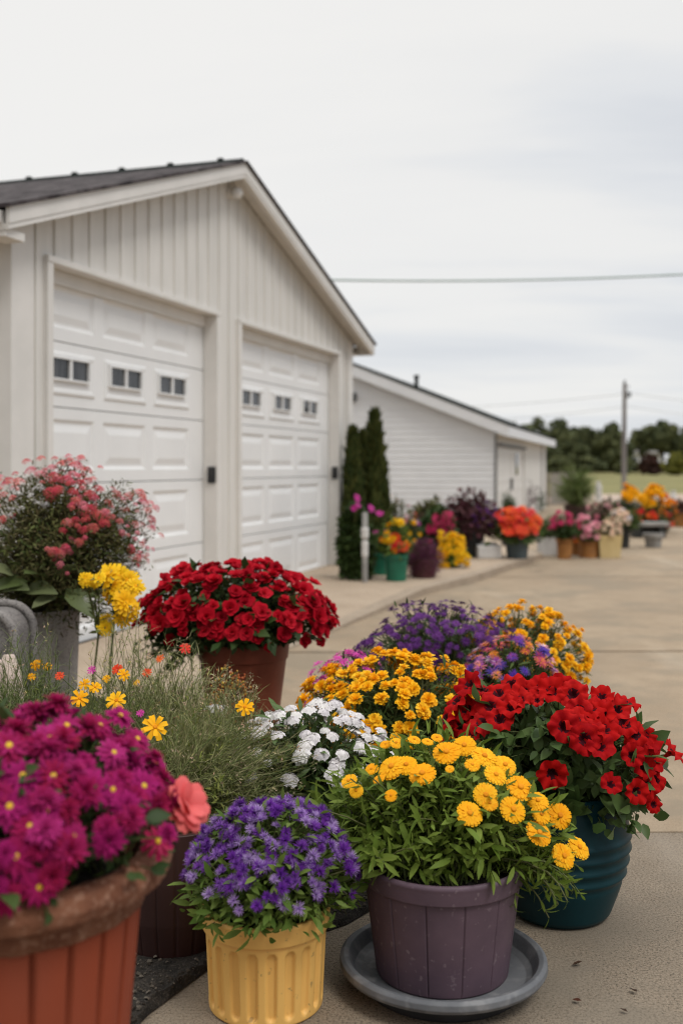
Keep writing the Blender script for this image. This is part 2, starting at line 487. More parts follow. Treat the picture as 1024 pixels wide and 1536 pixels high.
# an overcast sky is brightest overhead and dimmer low down behind the viewer
high = N(nt, 'ShaderNodeMapRange', interpolation_type='SMOOTHSTEP'); nt.links.new(zz, high.inputs[0])
for k_, v_ in ((1, .42), (2, .95), (3, 1.0), (4, 2.1)): high.inputs[k_].default_value = v_
back = N(nt, 'ShaderNodeMapRange', interpolation_type='SMOOTHSTEP'); nt.links.new(sx.outputs[1], back.inputs[0])
for k_, v_ in ((1, -.7), (2, .1), (3, .62), (4, 1.0)): back.inputs[k_].default_value = v_
nt.links.new(mth('MULTIPLY', high.outputs[0], back.outputs[0]), cloud.inputs[1])
mx = nt.nodes.new('ShaderNodeMixShader'); mx.inputs[0].default_value = .95
nt.links.new(bg.outputs[0], mx.inputs[1]); nt.links.new(cloud.outputs[0], mx.inputs[2]); nt.links.new(mx.outputs[0], out.inputs[0])

sl = bpy.data.lights.new('sun', 'SUN'); sl.energy = 1.5; sl.angle = math.radians(20); sl.color = (1, .965, .91)
so = bpy.data.objects.new('sun', sl); COL.objects.link(so)
LIGHT_EL, LIGHT_AZ = SUN_EL, SUN_AZ
dv = Vector((math.sin(LIGHT_AZ) * math.cos(LIGHT_EL), math.cos(LIGHT_AZ) * math.cos(LIGHT_EL), math.sin(LIGHT_EL)))
so.rotation_euler = (-dv).to_track_quat('-Z', 'Y').to_euler(); so.location = dv * 30

cam = bpy.data.cameras.new('camera'); co = bpy.data.objects.new('camera', cam); COL.objects.link(co); SC.camera = co
co.location = (0, 0, HC); co.rotation_euler = (math.pi / 2, 0, 0)
cam.sensor_width = 36; cam.lens = 36 * F / 1536; cam.shift_y = -68 / 1536; cam.clip_start = .05; cam.clip_end = 3000
cam.dof.use_dof = True; cam.dof.focus_distance = 2.75; cam.dof.aperture_fstop = 2.4
SC.cycles.filter_width = 1.1; SC.cycles.use_denoising = True
SC.view_settings.view_transform = 'Standard'; SC.view_settings.look = 'None'; SC.view_settings.exposure = 0; SC.view_settings.gamma = 1

# ------------------------------------------------------------------ ground
def struct(o): o['kind'] = 'structure'; return o


p = P(); p.poly([(-900, -60, -.105), (900, -60, -.105), (900, 1500, -.105), (-900, 1500, -.105)]); struct(p.build('ground', M['base']))
p = P(); ys = [-6, -1.2, 3.5, 6.93, 11.6, 16.6, 22.5, 29, 37]; xs = [-9, 3.95, 12]
for j in range(len(ys) - 1):
    for i in range(2):
        a, b = xs[i] + .006, xs[i + 1] - .006; sl_ = .018; gp_ = .026
        y0, y1 = ys[j] + (.006 if j < 3 else gp_), ys[j + 1] - (.006 if j < 2 else gp_)
        p.prism([(a, y0 + sl_ * a), (b, y0 + sl_ * b), (b, y1 + sl_ * b), (a, y1 + sl_ * a)], 'z', -.1, 0, 1 if j < 2 else 0)
struct(p.build('driveway', [M['concrete'], M['aggregate']], bevel=.004))
p = P(); g0, g1 = 36.5, 46
p.poly([(-60, g0, -.02), (80, g0, -.02), (80, g1, .02), (-60, g1, .02)]); struct(p.build('dirt_road', M['dirt']))
# gently rising field
q = Q(); nx, ny = 60, 40; X, Y = np.meshgrid(np.linspace(-260, 420, nx), np.linspace(45.8, 420, ny))
Z = .0 + .62 * np.clip((Y - 46) / 70, 0, 1) ** 1.0 + .35 * np.clip(X / 90, -.3, 1.2) * np.clip((Y - 46) / 60, 0, 1) + .05 * np.sin(X * .11) * np.cos(Y * .07)
i, j = np.meshgrid(np.arange(ny - 1), np.arange(nx - 1), indexing='ij'); a = i * nx + j
q.add(T(np.stack([X, Y, Z], -1).reshape(-1, 3), np.stack([a, a + 1, a + nx + 1, a + nx], -1).reshape(-1, 4)))
struct(q.build('field', M['field']))


def field_h(x, y): return .62 * min(max((y - 46) / 70, 0), 1) + .35 * min(max(x / 90, -.3), 1.2) * min(max((y - 46) / 60, 0), 1)


# raised walkway along the garage with its kerb
outer = [(-1.35, 4.6, .004), (-.75, 5.95, .006), (-.177, 7.47, .012), (.758, 9.98, .062), (1.40, 11.14, .075), (2.44, 13.55, .075), (2.62, 13.95, .075)]
inner = [(-2.6, 4.5, .004), (-2.12, 5.9, .012), (-1.62, 7.4, .03), (-.84, 9.85, .068), (-.5, 11.2, .075), (.3, 13.6, .075), (.4, 17, .075)]
p = P()
for k in range(len(outer) - 1):
    a, b, c, d = outer[k], outer[k + 1], inner[k + 1], inner[k]
    ka = lambda pnt: (pnt[0] - .13, pnt[1] + .05, pnt[2])
    p.poly([ka(a), ka(b), c, d], 0)
    p.poly([a, b, ka(b), ka(a)], 1)
    p.poly([(a[0], a[1], -.01), (b[0], b[1], -.01), b, a], 1)
e = outer[-1]; f_ = inner[-1]
p.poly([(e[0], e[1], -.01), (2.2, 17, -.01), (2.2, 17, .075), e], 1); p.poly([(e[0] - .13, e[1] + .05, .075), (2.2, 17, .075), f_], 0); p.poly([e, (2.2, 17, .075), (e[0] - .13, e[1] + .05, .075)], 1)
struct(p.build('walkway', [M['walkway'], M['kerb']]))


def ground_h(x, y):
    return .075 if y > 10.2 and x < 2.4 and y < 15.5 else 0.0


# planting bed: dark soil over the near slabs
bedpx = [(215, 1530), (318, 1452), (420, 1422), (520, 1388), (620, 1330), (600, 1230), (500, 1170), (430, 1120), (330, 1085), (230, 1062), (120, 1045), (-190, 1030), (-330, 1250), (-700, 1800), (-300, 2150), (120, 1700)]
bed = np.array([gp(*b)[:2] for b in bedpx])


def inpoly(x, y, poly):
    r = np.zeros(np.shape(x), bool); n = len(poly)
    for i in range(n):
        (x0, y0), (x1, y1) = poly[i], poly[i - 1]
        c = ((y0 > y) != (y1 > y)) & (x < (x1 - x0) * (y - y0) / (y1 - y0 + 1e-12) + x0); r ^= c
    return r


st = .025; gx = np.arange(bed[:, 0].min(), bed[:, 0].max() + st, st); gy = np.arange(bed[:, 1].min(), bed[:, 1].max() + st, st)
X, Y = np.meshgrid(gx, gy); Xj = X + rng.normal(0, .004, X.shape); Yj = Y + rng.normal(0, .004, X.shape)
Z = .006 + .007 * rng.random(X.shape) + .008 * (np.sin(X * 5) * np.cos(Y * 4) + 1)
i, j = np.meshgrid(np.arange(len(gy) - 1), np.arange(len(gx) - 1), indexing='ij')
inv_ = inpoly(Xj, Yj, bed); ok = inv_[:-1, :-1] | inv_[1:, :-1] | inv_[:-1, 1:] | inv_[1:, 1:]
a = (i * len(gx) + j)[ok]; q = Q()
fx, fy = Xj.ravel(), Yj.ravel(); outv = np.where(~inpoly(fx, fy, bed))[0]; best = np.full(len(outv), 1e9); bx_, by_ = fx[outv].copy(), fy[outv].copy()
for s_ in range(len(bed)):                                     # the bed's rim follows its outline
    p0, p1 = bed[s_ - 1], bed[s_]; v_ = p1 - p0
    t_ = np.clip(((fx[outv] - p0[0]) * v_[0] + (fy[outv] - p0[1]) * v_[1]) / (v_ @ v_), 0, 1); qx, qy = p0[0] + t_ * v_[0], p0[1] + t_ * v_[1]
    d2 = (qx - fx[outv]) ** 2 + (qy - fy[outv]) ** 2; m_ = d2 < best; best[m_] = d2[m_]; bx_[m_] = qx[m_]; by_[m_] = qy[m_]
fx[outv], fy[outv] = bx_, by_; Xj, Yj = fx.reshape(X.shape), fy.reshape(X.shape); zf = Z.ravel(); zf[outv] = .003; Z = zf.reshape(X.shape)
q.add(T(np.stack([Xj, Yj, Z], -1).reshape(-1, 3), np.stack([a, a + 1, a + len(gx) + 1, a + len(gx)], -1)))
struct(q.build('soil_bed', M['soil'], smooth=False))
n = 26000; cx_, cy_ = rng.uniform(bed[:, 0].min() - .05, bed[:, 0].max() + .05, n), rng.uniform(1.2, 5, n)
ok = inpoly(cx_, cy_, bed); cx_, cy_ = cx_[ok], cy_[ok]; chip = T([(-.5, -.3, 0), (.5, -.35, .05), (.45, .3, 0), (-.4, .35, .08), (-.3, -.2, .35), (.3, -.2, .38), (.3, .2, .34), (-.3, .2, .36)],
        [(4, 5, 6, 7), (0, 1, 5, 4), (1, 2, 6, 5), (2, 3, 7, 6), (3, 0, 4, 7)])
q = Q(); nn = nrm(np.stack([rng.normal(0, .4, len(cx_)), rng.normal(0, .4, len(cx_)), np.ones(len(cx_))], -1))
q.add(chip, np.stack([cx_, cy_, .012 + .008 * (np.sin(cx_ * 5) * np.cos(cy_ * 4) + 1)], -1), zframe(nn), .004 + .013 * rng.random(len(cx_)) ** 2)
tag(q.build('gravel', M['mulch'], smooth=False), 'dark bark and gravel chips scattered over the planting bed', 'gravel', kind='stuff')

# ------------------------------------------------------------------ the garage
d_ = np.array([.3070, .9517]); n_ = np.array([.9517, -.3070]); ORG = np.array([-4.0, 0.0])
RZ = math.atan2(d_[1], d_[0])
base = ORG + d_ * 6.655
garage = thing('garage', 'cream board and batten garage with gabled roof and two white doors', 'garage', (base[0], base[1], 0), RZ)
GW, GD = 6.72, 8.0
AP = 3.072; sL, sR = .342, .283


def rtop(x): return 3.83 - (AP - x) * sL if x < AP else 3.83 - (x - AP) * sR


DOORS = [(.395, 2.882), (3.382, 6.211)]; DH = 2.49
p = P()
for a, b in ((0, .395), (2.882, 3.382), (6.211, GW)): p.box(a, b, 0, .16, 0, DH)
rt = lambda x: rtop(x) - .085
p.prism([(0, DH), (GW, DH), (GW, rt(GW)), (AP, rt(AP)), (0, rt(0))], 'y', 0, .16)
p.box(0, .16, .16, GD, 0, rt(0)); p.box(GW - .16, GW, .16, GD, 0, rt(GW)); p.prism([(.16, 0), (GW - .16, 0), (GW - .16, rt(GW - .16)), (AP, rt(AP)), (.16, rt(.16))], 'y', GD - .16, GD)
p.build('wall', M['cladding'], garage)
# battens on the front and the side
p = P(); x = .06
while x < GW - .05:
    w = .022; z0 = .0
    for a, b in DOORS:
        if a - .075 < x < b + .075: z0 = DH + .032
    z1 = min(rt(x - w), rt(x + w)) - .005
    if x > .24 and x < GW - .2: p.box(x - w, x + w, -.012, 0, z0, z1)
    x += .208
for k in range(38): p.box(-.018, 0, .28 + k * .208 - .022, .28 + k * .208 + .022, 0, rt(0) - .14)
p.build('batten', M['cladding'], garage)
# corner boards and door casings
p = P(); p.prism([(-.023, -.024), (.205, -.024), (.205, -.0005), (-.0005, -.0005), (-.0005, .13), (-.023, .13)], 'z', 0, rt(0) - .02); p.build('corner_board', M['trim'], garage, bevel=.003)
p = P(); p.prism([(GW - .15, -.024), (GW + .023, -.024), (GW + .023, .13), (GW + .0005, .13), (GW + .0005, -.0005), (GW - .15, -.0005)], 'z', 0, rt(GW) - .02); p.build('corner_board', M['trim'], garage, bevel=.003)
for a, b in DOORS:
    p = P()
    p.box(a - .05, a + .014, -.032, .10, 0, DH - .012); p.box(b - .014, b + .05, -.032, .10, 0, DH - .012); p.box(a - .05, b + .05, -.036, .104, DH - .011, DH + .03); p.box(a + .0145, b - .0145, .078, .099, DH - .105, DH - .0115)
    p.build('door_casing', M['trim'], garage, bevel=.003)
# roof: two slabs of shingles on boards, rake boards, soffits, ridge caps
ov = .20; y0, y1 = -ov, GD + .2; xl, xr = -.29, GW + .345
p = P()
p.prism([(xl - .02, rtop(xl - .02)), (AP, rtop(AP)), (AP, rtop(AP) - .022), (xl - .02, rtop(xl - .02) - .022)], 'y', y0 - .02, y1)
p.prism([(AP + .001, rtop(AP)), (xr + .02, rtop(xr + .02)), (xr + .02, rtop(xr + .02) - .022), (AP + .001, rtop(AP) - .022)], 'y', y0 - .02, y1)
roof = p.build('roof', M['shingle'], garage)
p = P()
for k in range(34):
    yy = y0 + .02 + k * .24
    p.prism([(AP - .13, rtop(AP - .13) + .004), (AP, 3.83 + .012 + .010), (AP + .13, rtop(AP + .13) + .004), (AP, 3.83 + .002)], 'y', yy, yy + .225)
    if k % 2 == 0: p.prism([(AP - .03, 3.835), (AP + .03, 3.835), (AP + .018, 3.868), (AP - .018, 3.868)], 'y', yy + .19, yy + .235)
p.build('ridge_cap', M['drip'], roof)
p = P(); h1, h2 = .125, .05
def rake(x0, x1, ya, yb, t, b_, m=0):
    p.prism([(x0, rtop(x0) - t), (x1, rtop(x1) - t), (x1, rtop(x1) - b_), (x0, rtop(x0) - b_)], 'y', ya, yb, m)
rake(xl, AP, y0, y0 + .025, .023, .115); rake(AP + .001, xr, y0, y0 + .025, .023, .115)
rake(xl, AP, y0 + .006, y0 + .045, .116, .148); rake(AP + .001, xr, y0 + .006, y0 + .045, .116, .148)
p.box(xl, xl + .03, y0 + .046, y1 - .05, rtop(xl) - .15, rtop(xl) - .04); p.box(xr - .03, xr, y0 + .046, y1 - .05, rtop(xr) - .15, rtop(xr) - .04)
p.build('fascia', M['trim'], garage)
p = P()
rake(xl + .03, AP, y0 + .046, .0, .060, .075); rake(AP + .001, xr - .03, y0 + .046, 0, .060, .075)
p.box(xl + .03, -.024, 0.001, y1 - .06, rtop(xl) - .150, rtop(xl) - .135); p.box(GW + .026, xr - .03, 0.001, y1 - .06, rtop(xr) - .150, rtop(xr) - .135)
p.build('soffit', M['trim'], garage)
p = P(); p.box(xl + .005, -.10, y0 + .03, -.03, rtop(xl) - .185, rtop(xl) - .135)
p.build('eave_return', M['trim'], garage, bevel=.003)
p = P(); p.box(xl - .06, xl - .021, y0 + .04, y1, rtop(xl) - .12, rtop(xl) - .045); p.build('gutter', M['trim'], garage, bevel=.008)

# doors
ZS = [0.0, .56, 1.09, 1.59, 2.02, 2.46]


def ringset(p, rects, ys_):
    """nested rectangles with depths: bands between them and the last one filled"""
    cs = [[(x0, y, z0), (x1, y, z0), (x1, y, z1), (x0, y, z1)] for (x0, x1, z0, z1), y in zip(rects, ys_)]
    for k in range(len(cs) - 1):
        for i in range(4):
            j = (i + 1) % 4; p.poly([cs[k][i], cs[k][j], cs[k + 1][j], cs[k + 1][i]])
    p.poly(cs[-1])


def inset(r, d): return (r[0] + d, r[1] - d, r[2] + d, r[3] - d)


def garage_door(e0, e1, x0, x1, label):
    p = P(); yf = .105; wins = []
    nc = 3; wc = (x1 - x0) / nc
    for k in range(5):
        z0, z1 = ZS[k] + (.004 if k else .012), ZS[k + 1] - .004
        for c in range(nc):
            a, b = x0 + c * wc, x0 + (c + 1) * wc
            mx_ = .06
            r = (a + mx_, b - mx_, z0 + .085, z1 - .075)
            if k == 3: r = (a + mx_, b - mx_, z0 + .075, z1 - .06)
            # frame around the pressed panel
            for (u0, u1, w0, w1) in ((a, r[0], z0, z1), (r[1], b, z0, z1), (r[0], r[1], z0, r[2]), (r[0], r[1], r[3], z1)):
                p.poly([(u0, yf, w0), (u1, yf, w0), (u1, yf, w1), (u0, yf, w1)])
            if k == 3:
                ringset(p, [r, inset(r, .012), inset(r, .03), inset(r, .045)], [yf, yf - .012, yf - .012, yf - .006])
                zc = (r[2] + r[3]) / 2 + .03; xc = (a + b) / 2 - .02; ww = .235
                wins.append((xc - ww, xc + ww, zc - .078, zc + .078))
            else:
                ringset(p, [r, inset(r, .022), inset(r, .038), inset(r, .085)], [yf, yf + .013, yf + .013, yf + .003])
        for u0, u1 in ((e0, x0), (x1, e1)): p.poly([(u0, yf, z0), (u1, yf, z0), (u1, yf, z1), (u0, yf, z1)])
        p.poly([(e0, yf, z0), (e1, yf, z0), (e1, yf + .02, z0 - .001), (e0, yf + .02, z0 - .001)])
        p.poly([(e0, yf, z1), (e1, yf, z1), (e1, yf + .02, z1 + .001), (e0, yf + .02, z1 + .001)])
    p.box(e0, e1, yf + .03, yf + .05, 0, DH)
    door = p.build('garage_door', M['door'], garage)
    door['label'] = label
    for (a, b, z0, z1) in wins:
        p = P(); ya, yb = yf - .03, yf - .005
        t = .013
        p.box(a, b, ya, yb, z0, z0 + t); p.box(a, b, ya, yb, z1 - t, z1); p.box(a, a + t, ya, yb, z0 + t, z1 - t); p.box(b - t, b, ya, yb, z0 + t, z1 - t)
        p.box((a + b) / 2 - .013, (a + b) / 2 + .013, ya + .004, yb, z0 + t, z1 - t)
        p.box(a + t, (a + b) / 2 - .013, yb - .006, yb - .001, z0 + t, z1 - t, 1); p.box((a + b) / 2 + .013, b - t, yb - .006, yb - .001, z0 + t, z1 - t, 1)
        p.build('window', [M['door'], M['glass']], door)


garage_door(DOORS[0][0] - .01, DOORS[0][1] + .01, .442, 2.656, 'larger-looking nearer white sectional door')
garage_door(DOORS[1][0] - .01, DOORS[1][1] + .01, 3.49, 5.96, 'farther white sectional door')
p = P(); p.box(DOORS[0][0], DOORS[0][1], .09, .102, 0, .014); p.box(DOORS[1][0], DOORS[1][1], .09, .102, 0, .014); p.build('door_seal', M['gap'], garage)


def garage_pt(x, y, z): return (base[0] + d_[0] * x - n_[0] * y, base[1] + d_[1] * x - n_[1] * y, z)


for (bx, lab) in ((DOORS[0][1], 'black keypad box on the door frame between the two garage doors'), (DOORS[1][1], 'small black keypad box at the outer frame of the farther garage door')):
    k = thing('door_keypad', lab, 'keypad', garage_pt(bx, .02, 1.06), RZ, 'keypads on the garage door frames')
    p = P(); p.box(-.034, -.0005, -.035, .035, 0, .14); p.build('housing', M['black'], k, bevel=.006)
    p = P(); p.box(-.042, -.0345, -.028, .028, .05, .132); p.build('cover', M['black'], k, bevel=.003)
# security lamp under the peak
k = thing('security_lamp', 'small round white lamp under the peak of the garage gable', 'lamp', garage_pt(AP + .10, 0, 3.59), RZ)
q = Q(); prof = crisp([(.001, .0), (.05, .0), (.05, .02), (.03, .03), (.001, .03)]); R_ = np.array([[[1, 0, 0], [0, 0, -1], [0, 1, 0]]], float)
q.add(lathe(prof, 20), [(0, 0, 0)], R_); q.build('mount', M['trim'], k, world=False)
q = Q(); q.add(lathe([(.001, -.05), (.026, -.044), (.043, -.026), (.05, 0), (.044, .026), (.026, .044), (.001, .05)], 20), [(0, -.08, -.005)]); q.build('globe', M['door'], k, world=False)

# ------------------------------------------------------------------ the white shed
sb = np.array([2.9, 20.3]); SL = 11.0
d2_ = np.array([.2687, .9632]); n2_ = np.array([.9632, -.2687]); RZ2 = math.atan2(d2_[1], d2_[0])
shed = thing('shed', 'low white lap sided shed with lean roof behind the garage', 'shed', (sb[0], sb[1], 0), RZ2)


def shed_pt(x, y, z): return (sb[0] + d2_[0] * x - n2_[0] * y, sb[1] + d2_[1] * x - n2_[1] * y, z)


srt = lambda y: 2.10 + .4 * y if y < 3.6 else 2.10 + .4 * (7.2 - y)
p = P(); zc = 0; lap = .115
while zc < 3.4:
    za, zb = zc, zc + lap
    lo = max(0, (zb - 2.10 + .12) / .4); hi = 7.2 - lo
    if hi > lo: p.prism([(-.015, za), (-.004, zb), (.02, zb), (.02, za)], 'y', lo, hi)
    zc += lap
p.build('siding', M['siding'], shed)
p = P(); p.prism([(.0, 0), (7.2, 0), (7.2, 1.98), (3.6, 3.42), (0, 1.98)], 'x', .021, .1)
for a, b in ((.1, .42), (5.4, SL)): p.box(a, b, 0, .1, 0, 1.97)
p.box(.42, 5.4, 0, .1, 1.62, 1.97); p.box(.1, SL, 7.1, 7.2, 0, 1.97); p.prism([(.1, 0), (7.1, 0), (7.1, 1.97), (3.6, 3.4), (.1, 1.97)], 'x', SL - .1, SL)
p.build('wall', M['cladding'], shed)
p = P(); p.box(-.03, .09, -.035, 0, 0, 1.97); p.build('corner_strip', M['strip_grey'], shed)
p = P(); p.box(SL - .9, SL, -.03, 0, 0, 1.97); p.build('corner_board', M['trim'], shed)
p = P(); p.box(SL - 1.05, SL - .95, -.02, 0, 0, 1.95); p.box(.46, 5.45, -.05, -.002, 1.60, 1.66); p.build('trim_strip', M['strip_grey'], shed)
p = P(); p.box(.44, 2.89, .03, .07, .02, 1.60); p.box(2.91, 5.38, .03, .07, .02, 1.60)
for a, b in ((.62, 2.70), (3.1, 5.2)):
    for z0, z1 in ((.15, .75), (.9, 1.5)): p.box(a, b, .022, .03, z0, z0 + .05); p.box(a, b, .022, .03, z1 - .05, z1); p.box(a, a + .05, .022, .03, z0 + .05, z1 - .05); p.box(b - .05, b, .022, .03, z0 + .05, z1 - .05)
sd = p.build('double_door', M['trim'], shed)
p = P(); p.box(3.75, 4.15, .012, .021, 1.02, 1.5, 0); p.build('window', [M['glass']], sd)
p = P(); p.box(2.80, 2.85, -.02, .03, .7, .95); p.build('handle', M['black'], sd, bevel=.008)
p = P(); sy = lambda y: srt(y) + .02
for ya, yb in ((-.3, 3.6), (3.601, 7.5)): p.prism([(ya, sy(ya)), (yb, sy(yb)), (yb, sy(yb) - .035), (ya, sy(ya) - .035)], 'x', -.2, SL + .25)
sroof = p.build('roof', M['drip'], shed)
q = Q(); q.add(lathe(crisp([(.04, -.25), (.04, .16), (.055, .165), (.055, .22), (.001, .225)]), 14), [(.45, 1.6, srt(1.6) + .05)]); q.build('vent_pipe', M['drip'], sroof, world=False)
p = P()
for ya, yb in ((-.28, 3.6), (3.601, 7.48)): p.prism([(ya, sy(ya) - .036), (yb, sy(yb) - .036), (yb, sy(yb) - .25), (ya, sy(ya) - .25)], 'x', -.19, -.15)
p.box(-.15, SL + .23, -.29, -.255, sy(-.28) - .235, sy(-.28) - .037)
p.box(-.15, SL + .2, -.254, -.001, sy(-.28) - .2, sy(-.28) - .185)
p.build('fascia', M['siding'], shed)
k = thing('wall_lamp', 'small black lamp high on the white shed siding', 'lamp', shed_pt(-.02, 2.76, 2.50), RZ2)
p = P(); p.box(-.02, 0, -.06, .06, -.02, .14); p.build('mount', M['black'], k, bevel=.005)
p = P(); p.prism([(-.021, .12), (-.14, .06), (-.14, -.02), (-.021, .02)], 'y', -.055, .055); p.build('shade', M['black'], k, bevel=.005)
# ------------------------------------------------------------------ plant materials
L_ = {}
L_['calendula'] = plant('fresh_green_leaves', [(.075, .14, .017), (.125, .20, .028), (.20, .265, .05), (.10, .16, .02)], .5, .3)
L_['petunia'] = plant('petunia_leaves', [(.04, .085, .025), (.062, .115, .03), (.10, .155, .045), (.05, .09, .025)], .45, .22, .25)
L_['ageratum'] = plant('bright_green_leaves', [(.06, .115, .015), (.10, .165, .026), (.155, .215, .045), (.07, .125, .02)], .5, .28)
L_['dark'] = plant('dark_green_leaves', [(.022, .048, .013), (.036, .070, .018), (.06, .095, .026), (.028, .053, .015)], .5, .2, .2)
L_['mid'] = plant('mid_green_leaves', [(.04, .07, .018), (.06, .10, .026), (.09, .13, .036), (.05, .08, .02)], .5, .25)
L_['wispy'] = plant('grey_green_feathery_leaves', [(.19, .225, .08), (.25, .27, .11), (.34, .33, .17), (.20, .24, .08), (.31, .27, .15)], .7, .25)
L_['meadow'] = plant('meadow_leaves', [(.11, .16, .025), (.17, .22, .04), (.26, .27, .075), (.13, .17, .03)], .6, .25)
L_['bud'] = plant('pale_seed_heads', [(.45, .38, .22), (.55, .46, .16), (.38, .33, .24), (.5, .3, .2)], .8, .1)
L_['grass'] = plant('grassy_green_leaves', [(.09, .14, .035), (.13, .18, .05), (.19, .22, .085), (.10, .14, .045)], .6, .25)
L_['olive'] = plant('olive_shrub_leaves', [(.045, .075, .016), (.075, .105, .025), (.13, .15, .045), (.12, .095, .045), (.05, .08, .018)], .55, .2)
L_['broad'] = plant('broad_leaves', [(.07, .10, .028), (.11, .14, .05), (.18, .20, .10)], .45, .15, .3)
L_['stem'] = plant('green_stems', [(.06, .09, .025), (.10, .13, .045), (.12, .12, .05)], .55, 0)
L_['stem_brown'] = plant('brown_stems', [(.07, .055, .035), (.12, .10, .065), (.10, .095, .05)], .7, 0)
L_['conifer'] = plant('conifer_sprays', [(.025, .042, .012), (.045, .062, .016), (.10, .105, .028), (.03, .048, .013)], .6, .15)
L_['heath'] = plant('wine_red_shoots', [(.07, .018, .035), (.13, .03, .075), (.19, .05, .12), (.09, .03, .04)], .6, .2)
L_['burgundy'] = plant('burgundy_leaves', [(.06, .022, .03), (.11, .035, .055), (.15, .06, .07), (.08, .05, .04)], .55, .2)
L_['far'] = plant('far_tree_leaves', [(.055, .07, .036), (.085, .10, .05), (.13, .14, .06), (.065, .08, .042)], .8, .1)
L_['far_yellow'] = plant('far_yellow_leaves', [(.13, .14, .03), (.19, .18, .04), (.10, .12, .03)], .8, .1)
L_['far_red'] = plant('far_red_leaves', [(.07, .035, .03), (.10, .045, .035), (.05, .03, .025)], .8, .1)
C_ = {}
C_['calendula'] = plant('golden_petals', [(.92, .43, .006), (.96, .50, .010), (.93, .40, .005), (.97, .55, .018)], .55, .25)
C_['calendula_c'] = plant('orange_disc', [(.62, .20, .008), (.72, .27, .01)], .7, 0)
C_['petunia'] = plant('scarlet_petals', [(.26, .001, .004), (.44, .003, .004), (.50, .006, .005), (.33, .0015, .005), (.56, .012, .010)], .8, .25)
C_['throat'] = plant('dark_throat', [(.025, .002, .006), (.05, .003, .008)], .7, 0)
C_['begonia'] = plant('crimson_petals', [(.26, .002, .012), (.42, .003, .015), (.54, .007, .022), (.34, .003, .014), (.60, .015, .032)], .8, .25)
C_['magenta'] = plant('magenta_petals', [(.27, .008, .095), (.40, .018, .16), (.34, .010, .075), (.46, .032, .20), (.32, .009, .055)], .8, .28)
C_['yellow_c'] = plant('yellow_disc', [(.75, .42, .03), (.65, .45, .05)], .7, 0)
C_['ageratum'] = plant('violet_florets', [(.13, .025, .32), (.22, .05, .43), (.17, .035, .33), (.34, .15, .55), (.55, .42, .68)], .6, .25)
C_['white'] = plant('white_florets', [(.80, .77, .77), (.85, .82, .81), (.74, .70, .73), (.84, .82, .79)], .6, .2)
C_['marigold'] = plant('yellow_orange_petals', [(.90, .47, .008), (.95, .54, .014), (.90, .42, .006), (.95, .60, .03)], .55, .2)
C_['aster'] = plant('purple_aster_petals', [(.065, .012, .11), (.10, .024, .16), (.17, .05, .25), (.08, .015, .11)], .6, .2)
C_['pink'] = plant('pink_petals', [(.76, .15, .24), (.66, .05, .11), (.82, .28, .36), (.76, .18, .14), (.58, .035, .09)], .55, .38)
C_['mixed'] = plant('mixed_posy_petals', [(.14, .04, .38), (.07, .05, .34), (.70, .24, .34), (.80, .66, .66), (.30, .05, .38), (.85, .33, .02), (.55, .07, .12), (.10, .05, .38)], .6, .2)
C_['fuchsia'] = plant('fuchsia_petals', [(.62, .05, .34), (.70, .09, .44), (.52, .03, .26)], .5, .2)
C_['redorange'] = plant('red_orange_petals', [(.72, .03, .02), (.80, .08, .02), (.75, .03, .05), (.80, .15, .02)], .5, .2)
C_['orange'] = plant('orange_petals', [(.85, .25, .01), (.88, .36, .02), (.82, .16, .02)], .5, .2)
C_['yellow'] = plant('bright_yellow_petals', [(.88, .54, .012), (.90, .60, .02), (.86, .47, .010)], .5, .2)
C_['crimson'] = plant('deep_pink_petals', [(.45, .02, .09), (.58, .04, .14), (.40, .03, .08)], .5, .2)
C_['rose'] = plant('rose_pink_petals', [(.72, .26, .33), (.78, .38, .42), (.68, .18, .28)], .5, .2)
C_['peach'] = plant('cream_peach_petals', [(.78, .55, .38), (.82, .68, .50), (.75, .45, .33)], .5, .2)
C_['coral'] = plant('coral_petals', [(.80, .13, .15), (.85, .22, .18), (.75, .10, .17)], .45, .25)
C_['bud'] = plant('tiny_russet_buds', [(.50, .22, .03), (.45, .10, .04), (.60, .40, .06), (.35, .09, .04)], .6, .1)

# pots
M['terracotta_big'] = surf('ribbed_terracotta', (.22, .036, .012), (.29, .052, .018), 4, .75, c3=(.26, .055, .025), fine=7, bump_s=.2, stretch=(1, 1, .25))
M['terracotta_rim'] = surf('crusted_clay_rim', (.13, .045, .022), (.21, .085, .045), 16, .9, c3=(.30, .16, .105), fine=80, bump_s=.8, bump_d=.006, bscale=90)
M['terracotta'] = surf('plain_terracotta', (.21, .05, .024), (.27, .07, .035), 5, .55, bump_s=.1)
M['yellow_pot'] = surf('mustard_plastic', (.80, .46, .125), (.86, .51, .145), 3, .5, c3=(.42, .26, .09), fine=70, thr=(.66, .74), bump_s=.03)
M['purple_pot'] = surf('dusty_purple_plastic', (.082, .052, .072), (.12, .076, .10), 6, .6, c3=(.20, .15, .17), fine=60, thr=(.64, .76), bump_s=.1)
M['teal_pot'] = surf('teal_glaze', (.0015, .026, .034), (.003, .036, .046), 5, .42, bump_s=.05, spec=.22)
M['saucer'] = surf('dusty_grey_plastic', (.10, .105, .115), (.15, .155, .165), 9, .6, c3=(.22, .22, .225), fine=24, bump_s=.15)
M['saucer_foot'] = surf('dark_grey_foot', (.02, .021, .024), (.035, .036, .04), 9, .7)
M['brown_pot'] = surf('dark_brown_staves', (.025, .010, .009), (.045, .018, .015), 5, .55, stretch=(1, 1, .15))
M['dark_pot'] = surf('dark_plastic_pot', (.02, .021, .02), (.035, .036, .033), 6, .6)
